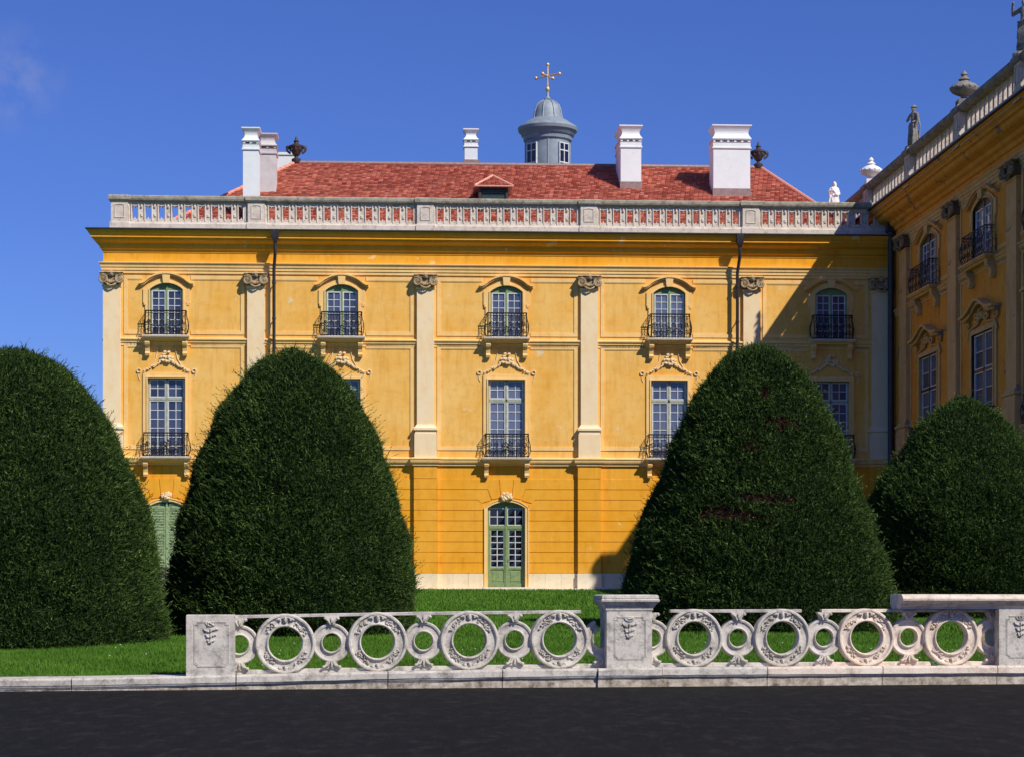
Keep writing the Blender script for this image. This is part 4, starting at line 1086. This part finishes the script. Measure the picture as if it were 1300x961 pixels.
# ------------------------------------------------------------------ YEW TREES
def yew(label, x, y, Rb, H, prof, seed, patches=(), tuft=1.0, dens=1.0, shoots=1.0):
    r_ = np.random.default_rng(seed); z0 = float(-.0192*(81-y))
    _h = np.linspace(0, 1, 240); _r = np.interp(_h, [p[0] for p in prof], [p[1] for p in prof]); _p = np.concatenate([np.full(12, _r[0]), _r, np.linspace(_r[-1], -.12, 12)]); hs = _h; rs = np.maximum(np.convolve(_p, np.ones(13)/13, 'same')[12:-12], 0)
    root = empty('yew_tree', (x, y, z0-.02)); tag(root, label, 'tree', 'clipped yew cones on the lawn')
    # hull displacement by smooth noise (sum of sines)
    ph = r_.uniform(0, 6.28, 24); fr = r_.uniform(1, 5, 24)
    def disp(a, h):
        d = np.zeros_like(a)
        for i in range(0, 24, 2):
            k = np.round(fr[i]); d += np.sin(k*a+ph[i]+h*fr[i+1]*1.3)*.011
        for i in range(0, 24, 3): d += np.sin((k+7+i)*a+ph[i]*3)*np.sin(h*(6+i)*.9+ph[i])*.010
        return d
    def rad(h): return np.interp(h/H, hs, rs)*Rb
    n = int(78000*dens); hh = np.linspace(0, 1, 400); w = np.interp(hh, hs, rs)*Rb*np.sqrt(1+(np.gradient(np.interp(hh, hs, rs)*Rb, hh*H))**2); w = np.maximum(w, .02); cdf = np.cumsum(w)/w.sum()
    h = np.interp(r_.random(n), cdf, hh)*H; a = r_.uniform(0, 2*PI, n)
    R0 = rad(h)+disp(a, h)
    dr = (rad(h+.03)-rad(h-.03))/.06
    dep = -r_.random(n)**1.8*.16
    hole = np.zeros(n, bool)
    for (pa, phh, wa, wh) in patches:
        hl = ((a-pa+PI) % (2*PI)-PI)/wa; q = hl**2+((h/H-phh)/wh)**2; jag = 1+.5*np.sin(a*31)+.4*np.sin(h*17+a*9); m_ = q < jag; hole |= m_
    dep = np.where(hole, dep*.5-.22, dep)
    nrm = np.stack([np.cos(a), np.sin(a), -dr], 1); nrm /= np.linalg.norm(nrm, axis=1)[:, None]
    base = np.stack([R0*np.cos(a), R0*np.sin(a), h], 1)+nrm*dep[:, None]
    patchy = .5+.5*np.sin(a*5+ph[0])*np.sin(h*2.3+ph[1])*np.sin(a*13+h*3)
    V = []; T = []
    K = 5
    for k in range(K):
        d = nrm*r_.uniform(.3, .9, (n, 1))+r_.normal(0, .5, (n, 3)); d[:, 2] += .42; d /= np.linalg.norm(d, axis=1)[:, None]
        L = .072*r_.uniform(.5, 1.4, n)*tuft; s = np.cross(d, r_.normal(0, 1, (n, 3))); s /= np.linalg.norm(s, axis=1)[:, None]
        o_ = base+r_.normal(0, .02, (n, 3)); W = .018*r_.uniform(.6, 1.3, n)
        V.append(np.stack([o_-s*W[:, None]/2, o_+s*W[:, None]/2, o_+d*L[:, None]], 1)); 
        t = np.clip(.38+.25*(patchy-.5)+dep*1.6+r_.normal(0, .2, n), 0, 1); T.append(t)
    # stray shoots
    ns = int(2300*tuft); hs2 = np.interp(r_.random(ns), cdf, hh)*H; a2 = r_.uniform(0, 2*PI, ns); R2 = rad(hs2)+disp(a2, hs2)
    o2 = np.stack([R2*np.cos(a2), R2*np.sin(a2), hs2], 1); d = np.stack([np.cos(a2)*.8, np.sin(a2)*.8, np.full(ns, .75)], 1)+r_.normal(0, .3, (ns, 3)); d /= np.linalg.norm(d, axis=1)[:, None]
    L = r_.uniform(.06, .25, ns)*(1+(shoots-1)*r_.random(ns)**2)
    for k in range(5):
        f = .15+.2*k; oo = o2+d*(L*f)[:, None]; dd_ = d+r_.normal(0, .5, (ns, 3)); dd_ /= np.linalg.norm(dd_, axis=1)[:, None]
        s = np.cross(dd_, r_.normal(0, 1, (ns, 3))); s /= np.linalg.norm(s, axis=1)[:, None]
        V.append(np.stack([oo-s*.009, oo+s*.009, oo+dd_*.075], 1)); T.append(np.clip(r_.normal(.65, .2, ns), 0, 1))
    s = np.cross(d, r_.normal(0, 1, (ns, 3))); s /= np.linalg.norm(s, axis=1)[:, None]
    V.append(np.stack([o2-s*.008, o2+s*.008, o2+d*L[:, None]], 1)); T.append(r_.uniform(.3, .8, ns))
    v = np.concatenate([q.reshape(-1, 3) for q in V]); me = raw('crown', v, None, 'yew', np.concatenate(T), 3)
    c = bpy.data.objects.new('crown', me); COL.objects.link(c); c.parent = root
    # dark inner twig mass
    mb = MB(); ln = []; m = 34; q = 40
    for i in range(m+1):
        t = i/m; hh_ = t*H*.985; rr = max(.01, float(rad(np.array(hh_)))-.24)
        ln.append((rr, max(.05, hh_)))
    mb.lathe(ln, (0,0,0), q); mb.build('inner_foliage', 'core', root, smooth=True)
    if patches:
        nd = 1500; V = []
        for (pa, phh, wa, wh) in patches:
            aa = pa+r_.normal(0, wa*.55, nd); h3 = (phh+r_.normal(0, wh*.5, nd))*H; rr = rad(h3)-r_.uniform(.12, .24, nd)
            o3 = np.stack([rr*np.cos(aa), rr*np.sin(aa), h3], 1); d = r_.normal(0, 1, (nd, 3)); d[:, 2] *= .5; d /= np.linalg.norm(d, axis=1)[:, None]
            s = np.cross(d, r_.normal(0, 1, (nd, 3))); s /= np.linalg.norm(s, axis=1)[:, None]
            V.append(np.stack([o3-s*.008, o3+s*.008, o3+d*.16], 1).reshape(-1, 3))
        v = np.concatenate(V); me = raw('bare_twigs', v, None, 'yew_dry', r_.random(len(v)//3), 3); c = bpy.data.objects.new('bare_twigs', me); COL.objects.link(c); c.parent = root
    t = MB(); t.tube([(0,0,-.1), (.02,0,.5), (0,.03,1.5), (.02,0,H*.6)], [.22,.17,.12,.05], 9); t.build('trunk', 'bark', root, smooth=True)
    return root
P2_ = [(0,.95),(.086,1.0),(.184,.99),(.307,.96),(.43,.886),(.55,.80),(.675,.70),(.80,.57),(.86,.46),(.92,.34),(.97,.19),(1,.0)]
P3_ = [(0,1.0),(.063,1.0),(.164,.97),(.29,.90),(.417,.807),(.543,.70),(.67,.61),(.795,.475),(.86,.385),(.92,.30),(.972,.185),(1,.0)]
P1_ = [(0,.99),(.04,1.0),(.255,.94),(.415,.885),(.533,.80),(.61,.74),(.705,.65),(.78,.57),(.874,.45),(.938,.31),(.973,.19),(1,.0)]
P4_ = [(0,1.0),(.3,1.0),(.49,.97),(.568,.90),(.648,.785),(.727,.66),(.806,.535),(.886,.40),(.965,.18),(1,.0)]
yew('tall clipped dark yew cone at the left edge, nearest of the four', (18-650)/2600*39.4, 39.4, 2.90, 5.66, P1_, 11, shoots=1.3)
yew('clipped dark yew cone behind the left end block of the garden balustrade', (371-650)/2600*43.2, 43.2, 2.56, 6.0, P2_, 12, shoots=2.0)
PA = -PI/2
yew('widest clipped yew cone with brown bare gaps, behind the capped pier', (961-650)/2600*45.4, 45.4, 3.0, 6.3, P3_, 13,
    patches=((PA+.02, .815, .10, .018), (PA+.22, .71, .20, .022), (PA-.02, .45, .28, .016), (PA-.45, .40, .22, .02), (PA-.2, .62, .12, .012), (PA-.3, .385, .3, .01)), dens=1.15)
yew('small clipped yew cone at the right edge before the shaded wing', (1224-650)/2600*53, 53, 2.58, 5.7, P4_, 14, dens=.9)

# small rose shrub between trees 1 and 2 in front of shuttered door
def small_shrub(name, label, loc, r, h, n, mat, size):
    r_ = np.random.default_rng(5); root = empty(name, loc); tag(root, label, 'shrub')
    u = r_.normal(0, 1, (n, 3)); u /= np.linalg.norm(u, axis=1)[:, None]; rr = r_.random(n)**.4
    p = u*rr[:, None]*np.array([r, r, h/2])+np.array([0, 0, h/2]); d = r_.normal(0, 1, (n, 3)); d /= np.linalg.norm(d, axis=1)[:, None]; s = np.cross(d, r_.normal(0, 1, (n, 3))); s /= np.linalg.norm(s, axis=1)[:, None]
    v = np.stack([p-s*size*.4, p+d*size*.5-s*.0, p+s*size*.4, p-d*size*.5], 1).reshape(-1, 3)
    me = raw('leaves', v, None, mat, r_.random(n), 4); c = bpy.data.objects.new('leaves', me); COL.objects.link(c); c.parent = root
    mb = MB()
    for k in range(7):
        a = r_.uniform(0, 6.28); e = (r*.6*math.cos(a), r*.6*math.sin(a), h*.8); mb.tube([(0,0,-.03), (e[0]*.4, e[1]*.4, h*.4), e], [.02,.014,.006], 5)
    mb.build('stems', 'bark', root)
    return root
small_shrub('shrub', 'low greyish pink flowering shrub in the gap between the two left yews', ((213-650)/2600*60, 60, -.42), .55, 1.25, 1500, 'shrub', .07)

# ------------------------------------------------------------------ GARDEN BALUSTRADE (local frame, z 0 = path level)
GZ = -1.30
GB = empty('garden_balustrade', (0, 31.3, GZ), R(7.65))
tag(GB, 'carved stone garden balustrade of large and small rings between piers', 'balustrade')
tab = [(-16, .22), (-7.6, .235), (-4.9, .265), (-1.34, .322), (1.9, .348), (6.4, .350), (8.2, .345), (16, .345)]
def cz(s): return float(np.interp(s, [t[0] for t in tab], [t[1] for t in tab]))
def jittered(o, amp=.004, seed=1): return o
# coping stones
joints = [-14, -11.4, -9.0, -6.6, -4.18, -1.9, -.15, 1.32, 2.33, 4.0, 5.85, 7.72, 9.2, 11.5, 14]
for i, (a, b_) in enumerate(zip(joints[:-1], joints[1:])):
    mb = MB(); g = .008; pier_block = abs(a-1.32) < .01
    za, zb_ = cz(a), cz(b_); f = -.05 if not pier_block else -.09
    # profile (y,z rel top): moulded edge
    pr = [(.66, -.165), (f+.04, -.165), (f+.03, -.15), (f+.02, -.14), (f+.012, -.125), (f, -.11), (f, -.03), (f+.012, -.008), (f+.03, 0), (.66, 0)]
    vs = []; sub = max(2, int((b_-a)/.25))
    for k in range(sub+1):
        t = k/sub; xx = a+g+(b_-a-2*g)*t; z = za+(zb_-za)*t
        for y, dz in pr:
            j = .004*math.sin(xx*23+dz*40)+.003*math.sin(xx*57+y*9); vs.append((xx, y+(j if y < .5 else 0), max(-.05, z+dz+(j*.6 if dz > -.3 else 0))))
    m = len(pr); fs = []
    for k in range(sub):
        for q in range(m): r2 = (q+1) % m; fs.append((k*m+q, (k+1)*m+q, (k+1)*m+r2, k*m+r2))
    fs.append(tuple(range(m))[::-1]); fs.append(tuple(sub*m+q for q in range(m))); mb.add(vs, fs)
    mb.build('coping_stone', 'garden' if b_ < 4.1 else 'garden_warm', GB)
    mb = MB(); mb.add([(a+.006, f+.045, -.1), (b_-.006, f+.045, -.1), (b_-.006, .64, -.1), (a+.006, .64, -.1), (a+.006, f+.045, za-.168), (b_-.006, f+.045, zb_-.168), (b_-.006, .64, zb_-.168), (a+.006, .64, za-.168)], [(0,3,2,1),(4,5,6,7),(0,1,5,4),(1,2,6,5),(2,3,7,6),(3,0,4,7)])
    mb.build('base_course', 'garden_dirty', GB)
def leafs(mb, cx, y, cz_, n, sx, sz, size, seed):
    r_ = random.Random(seed)
    for k in range(n): mb.blob((cx+r_.uniform(-sx, sx), y, cz_+r_.uniform(-sz, sz)), size*r_.uniform(.7, 1.2), .022, size*.45, 6, 4, r_.uniform(0, PI), .2)
def big_ring(s):
    mb = MB(); c = (s, .27, cz(s)+.446); warm = s > 5
    # closed section (r, out) : inner bead, hollow face, outer rim ; back flat
    pr = [(.252, -.07), (.252, .07), (.258, .085), (.266, .092), (.275, .092), (.283, .07), (.31, .052), (.36, .05), (.395, .058), (.402, .075), (.415, .092), (.438, .092), (.449, .082), (.455, .06), (.455, -.09)]
    mb.ring(pr, c, 56)
    yf = .27-.056
    # ornaments: shell top and bottom, leaf sprays at four diagonals
    for ang, k in ((PI/2, 1), (-PI/2, .75)):
        sg = math.sin(ang)
        for q in (-1, 1):
            mb.tube([(s+q*(.035+.045*math.cos(t)), yf-.02, c[2]+sg*(.365+.035*math.sin(t))) for t in np.linspace(-.5, 4.5, 10)], .017*k, 5)
            mb.blob((s+q*.10*k, yf-.012, c[2]+sg*.372), .05*k, .025, .024, 6, 4, q*sg*-.35)
        mb.blob((s, yf-.02, c[2]+sg*.365), .035*k, .04, .055*k, 7, 4)
    r_ = random.Random(int(s*100))
    for base in (PI*.25, PI*.75, -PI*.25, -PI*.75):
        top = base > 0
        for k in range(16):
            a = base+r_.uniform(-.38, .38); rr = .335+r_.uniform(-.035, .035)
            mb.blob((s+rr*math.cos(a), yf-.006, c[2]+rr*math.sin(a)), .028*r_.uniform(.6, 1.2), .024, .012, 6, 4, r_.uniform(0, PI), .2)
        mb.tube([(s+.335*math.cos(base+t), yf-.004, c[2]+.335*math.sin(base+t)) for t in np.linspace(-.3, .3, 6)], .007, 4)
    o = mb.build('large_ring', 'garden_warm' if warm else 'garden', GB, smooth=True); return o
def small_ring(s, broken=False, halfshift=False):
    mb = MB(); c = (s, .28, cz(s)+.446); warm = s > 5
    pr = [(.137, -.06), (.137, .05), (.142, .065), (.152, .07), (.16, .06), (.172, .035), (.215, .027), (.248, .034), (.256, .05), (.28, .056), (.296, .044), (.298, -.08)]
    mb.ring(pr, c, 40, *( (0, 2*PI) if not broken else (PI*.62, PI*2.3)))
    for sg in ((1, -1) if not broken else (-1,)):
        # console with acanthus
        z1 = cz(s)+(.845 if sg > 0 else .055); z0 = c[2]+sg*.28
        zz = [z0, (z0+z1)/2, z1]; wd = [.055, .075, .115] if sg > 0 else [.07, .10, .14]
        mb.prism([(s-wd[0], zz[0]), (s+wd[0], zz[0]), (s+wd[1], zz[1]), (s+wd[2], zz[2]), (s-wd[2], zz[2]), (s-wd[1], zz[1])][::(1 if sg > 0 else -1)], .21, .34)
        for q in (-1, 1):
            mb.tube([(s+q*.02, .2, zz[0]), (s+q*.05, .19, zz[1]), (s+q*(wd[2]-.025), .185, zz[2]-sg*.03)], .017, 5)
            mb.blob((s+q*(wd[2]-.02), .185, zz[2]-sg*.028), .028, .03, .024, 6, 4)
        mb.blob((s, .195, zz[1]), .022, .03, .05, 6, 4)
    return mb.build('small_ring', 'garden_warm' if warm else 'garden', GB, smooth=True)
for s in (-3.44, -2.04, -.63, .77, 2.89, 4.30, 5.66, 7.05, 9.7, 11.1): big_ring(s)
for s in (-4.13, -2.74, -1.335, .07): small_ring(s)
small_ring(1.44, True); small_ring(2.22); small_ring(3.595); small_ring(4.98); small_ring(6.355); small_ring(7.74); small_ring(9.0); small_ring(10.4)
def strip(name, a, b_, y0, y1, d0, d1, mat, prof=None):
    mb = MB(); sub = max(1, int((b_-a)/.3)); vs = []; fs = []
    pr = prof or [(y1, d0), (y0, d0), (y0, d1-.008), (y0+.008, d1), (y1, d1)]
    for k in range(sub+1):
        xx = a+(b_-a)*k/sub; z = cz(xx)
        for y, dz in pr: j = .003*math.sin(xx*31+dz*50); vs.append((xx, y+j, z+dz+j*.5))
    m = len(pr)
    for k in range(sub):
        for q in range(m): r2 = (q+1) % m; fs.append((k*m+q, (k+1)*m+q, (k+1)*m+r2, k*m+r2))
    fs.append(tuple(range(m))[::-1]); fs.append(tuple(sub*m+q for q in range(m))); mb.add(vs, fs); return mb.build(name, mat, GB)
for a, b_, mt in ((-4.2, 1.11, 'garden_grey'), (2.52, 4.62, 'garden_grey'), (4.95, 7.78, 'garden_warm'), (8.45, 12, 'garden_warm')): strip('rail', a, b_, .235, .37, .845, .892, mt)
for a, b_, mt in ((-4.2, 1.50, 'garden'), (2.18, 5.0, 'garden'), (5.01, 7.78, 'garden_warm'), (8.45, 12, 'garden_warm')): strip('foot_rail', a, b_, .235, .40, .0, .06, mt)
strip('handrail', 6.16, 12, 0, 0, 0, 0, 'garden_warm', [(.47, .895), (.05, .895), (.05, .93), (.02, .945), (.0, .98), (-.05, 1.015), (-.085, 1.03), (-.09, 1.06), (-.07, 1.09), (-.04, 1.10), (-.03, 1.125), (.55, 1.125), (.55, .96)])
def pier(s0, s1, h, cap, mat, seed, rich):
    mb = MB(); c = cz((s0+s1)/2); mb.zloft([(c-.01, s0, s1, .0, .56), (c+.01, s0-.0, s1, .0, .56), (c+h-.006, s0, s1, .0, .56), (c+h, s0+.006, s1-.006, .006, .555)])
    w = s1-s0; m_ = (s0+s1)/2; a, b_, z0, z1 = s0+.12, s1-.10, c+.13, c+h-.10; k = .045
    poly = [(a+k, z0), (b_-k, z0), (b_-k, z0+.02), (b_, z0+k), (b_, z1-k), (b_-k, z1-k), (b_-k, z1), (a+k, z1), (a+k, z1-k), (a, z1-k), (a, z0+k), (a+k, z0+.02)]
    for off, r in ((0, .008), (.022, .006)):
        q = [(m_+(x-m_)*(1-off*3), (z0+z1)/2+(z-(z0+z1)/2)*(1-off*2)) for x, z in poly]
        mb.tube([(x, -.001, z) for x, z in q], r, 5, True)
    # shell at panel head and hanging leaf spray
    mb.tube([(m_+.075*math.cos(t), -.006, z1-.015+.05*math.sin(t)) for t in np.linspace(PI, 2*PI, 9)], .012, 5)
    leafs(mb, m_, -.008, z1-.03, 5, .05, .015, .03, seed)
    for q in range(3):
        zz = z1-.13-.085*q; ww = (.1, .07, .045)[q]
        for sg in (-1, 1): mb.blob((m_+sg*ww*.6, -.008, zz+.012*sg), ww*.5, .024, .018, 6, 4, sg*.35, .2); mb.blob((m_+sg*ww, -.006, zz+.02), .018, .02, .02, 6, 4)
        mb.blob((m_, -.01, zz), .016, .028, .035, 6, 4)
    if rich:
        r_ = random.Random(3)
        for q in range(90): mb.blob((r_.uniform(a+.03, b_-.03), .0, r_.uniform(z0+.25, z1-.05)), .012, .006, .009, 5, 3, r_.random()*3)
    o = mb.build('pier', mat, GB, smooth=False)
    if cap:
        q = MB(); e = lambda t: (s0-t, s1+t, 0-t, .56+t)
        q.zloft([(c+h+.001, *e(.012)), (c+h+.035, *e(.015)), (c+h+.05, *e(.03)), (c+h+.08, *e(.045)), (c+h+.12, *e(.085)), (c+h+.135, *e(.10)), (c+h+.16, *e(.105)), (c+h+.175, *e(.085)), (c+h+.19, *e(.09)), (c+h+.225, *e(.085)), (c+h+.24, *e(.06))])
        q.build('pier_cap', mat, GB)
    return o
pier(-4.92, -4.19, .905, False, 'garden', 1, False)
pier(1.47, 2.18, .885, True, 'garden', 2, True)
pier(7.76, 8.47, .89, False, 'garden', 3, False)
# weed in the coping joint
mb = MB(); r_ = random.Random(9)
for k in range(26): mb.blob((r_.uniform(-.06, .06), r_.uniform(-.03, .03), r_.uniform(.0, .07)), .022, .006, .016, 6, 3, r_.uniform(0, 3))
for k in range(6): mb.tube([(0, 0, -.02), (r_.uniform(-.05, .05), r_.uniform(-.02, .02), .05)], .003, 4)
gl = GB.matrix_basis if False else None
wp = Matrix.Rotation(R(7.65), 4, 'Z') @ Vector((6.72, .03, 0)) + Vector((0, 31.3, GZ+cz(6.72)))
w = mb.build('weed', plain('weed_leaf', (.05,.13,.04), .7), None, wp); tag(w, 'tiny green weed rooted on the coping below the rightmost rings', 'weed')

# ------------------------------------------------------------------ CAMERA, LIGHT, SKY
cam = bpy.data.cameras.new('camera'); co = bpy.data.objects.new('camera', cam); COL.objects.link(co)
co.location = (0, 0, .41); co.rotation_euler = (R(90), 0, 0)
cam.lens = 72; cam.sensor_width = 36; cam.shift_y = 254.5/1300; cam.clip_end = 3000; cam.clip_start = .1
sc.camera = co
ld = Vector((-.90, 1.0, -1.31)); ld = Matrix.Rotation(R(3.1), 3, 'Z') @ ld
sun = bpy.data.lights.new('sun', 'SUN'); so = bpy.data.objects.new('sun', sun); COL.objects.link(so)
sun.energy = 5.0; sun.angle = R(.5); sun.color = (1, .93, .82)
so.rotation_euler = ld.to_track_quat('-Z', 'Y').to_euler(); so.location = (30, -20, 60)
sd = -ld; elev = math.atan2(sd.z, math.hypot(sd.x, sd.y)); azi = math.atan2(sd.x, sd.y)
wd = bpy.data.worlds.new('World'); sc.world = wd; wd.use_nodes = True; nt = wd.node_tree
bg = nt.nodes['Background']; sk = nt.nodes.new('ShaderNodeTexSky'); sk.sky_type = 'NISHITA'; sk.sun_disc = False
sk.sun_elevation = elev; sk.sun_rotation = azi; sk.air_density = 1.0; sk.dust_density = .25; sk.ozone_density = 3.0; sk.altitude = 200
# one thin wisp of cloud far away in the upper left of the sky
tc = N(nt, 'ShaderNodeTexCoord')
dist = N(nt, 'ShaderNodeVectorMath', operation='DISTANCE'); dv = Vector(((12-650)/2600, 1, (735-100)/2600)).normalized(); dist.inputs[1].default_value = dv
nrmz = N(nt, 'ShaderNodeVectorMath', operation='NORMALIZE'); lk(nt, tc.outputs['Generated'], nrmz.inputs[0]); lk(nt, nrmz.outputs[0], dist.inputs[0])
msk = ramp(nt, dist.outputs['Value'], [(0, 1.), (.028, 0.)])
cn = ramp(nt, noise(nt, nrmz.outputs[0], 55, 8, .6), [(.38, 0.), (.72, 1.)])
mm = N(nt, 'ShaderNodeMath', operation='MULTIPLY'); lk(nt, msk, mm.inputs[0]); lk(nt, cn, mm.inputs[1])
m2 = N(nt, 'ShaderNodeMath', operation='MULTIPLY'); lk(nt, mm.outputs[0], m2.inputs[0]); m2.inputs[1].default_value = .45
skc = mix(nt, 1.0, sk.outputs[0], (.465, .64, 1.30), 'MULTIPLY'); cc = mix(nt, m2.outputs[0], skc, (5, 5, 6.5)); lk(nt, cc, bg.inputs['Color'])
bg.inputs['Strength'].default_value = .085
sc.view_settings.view_transform = 'Standard'; sc.view_settings.look = 'None'; sc.view_settings.gamma = 1; sc.view_settings.exposure = 0
sc.render.resolution_x = 1024; sc.render.resolution_y = 756
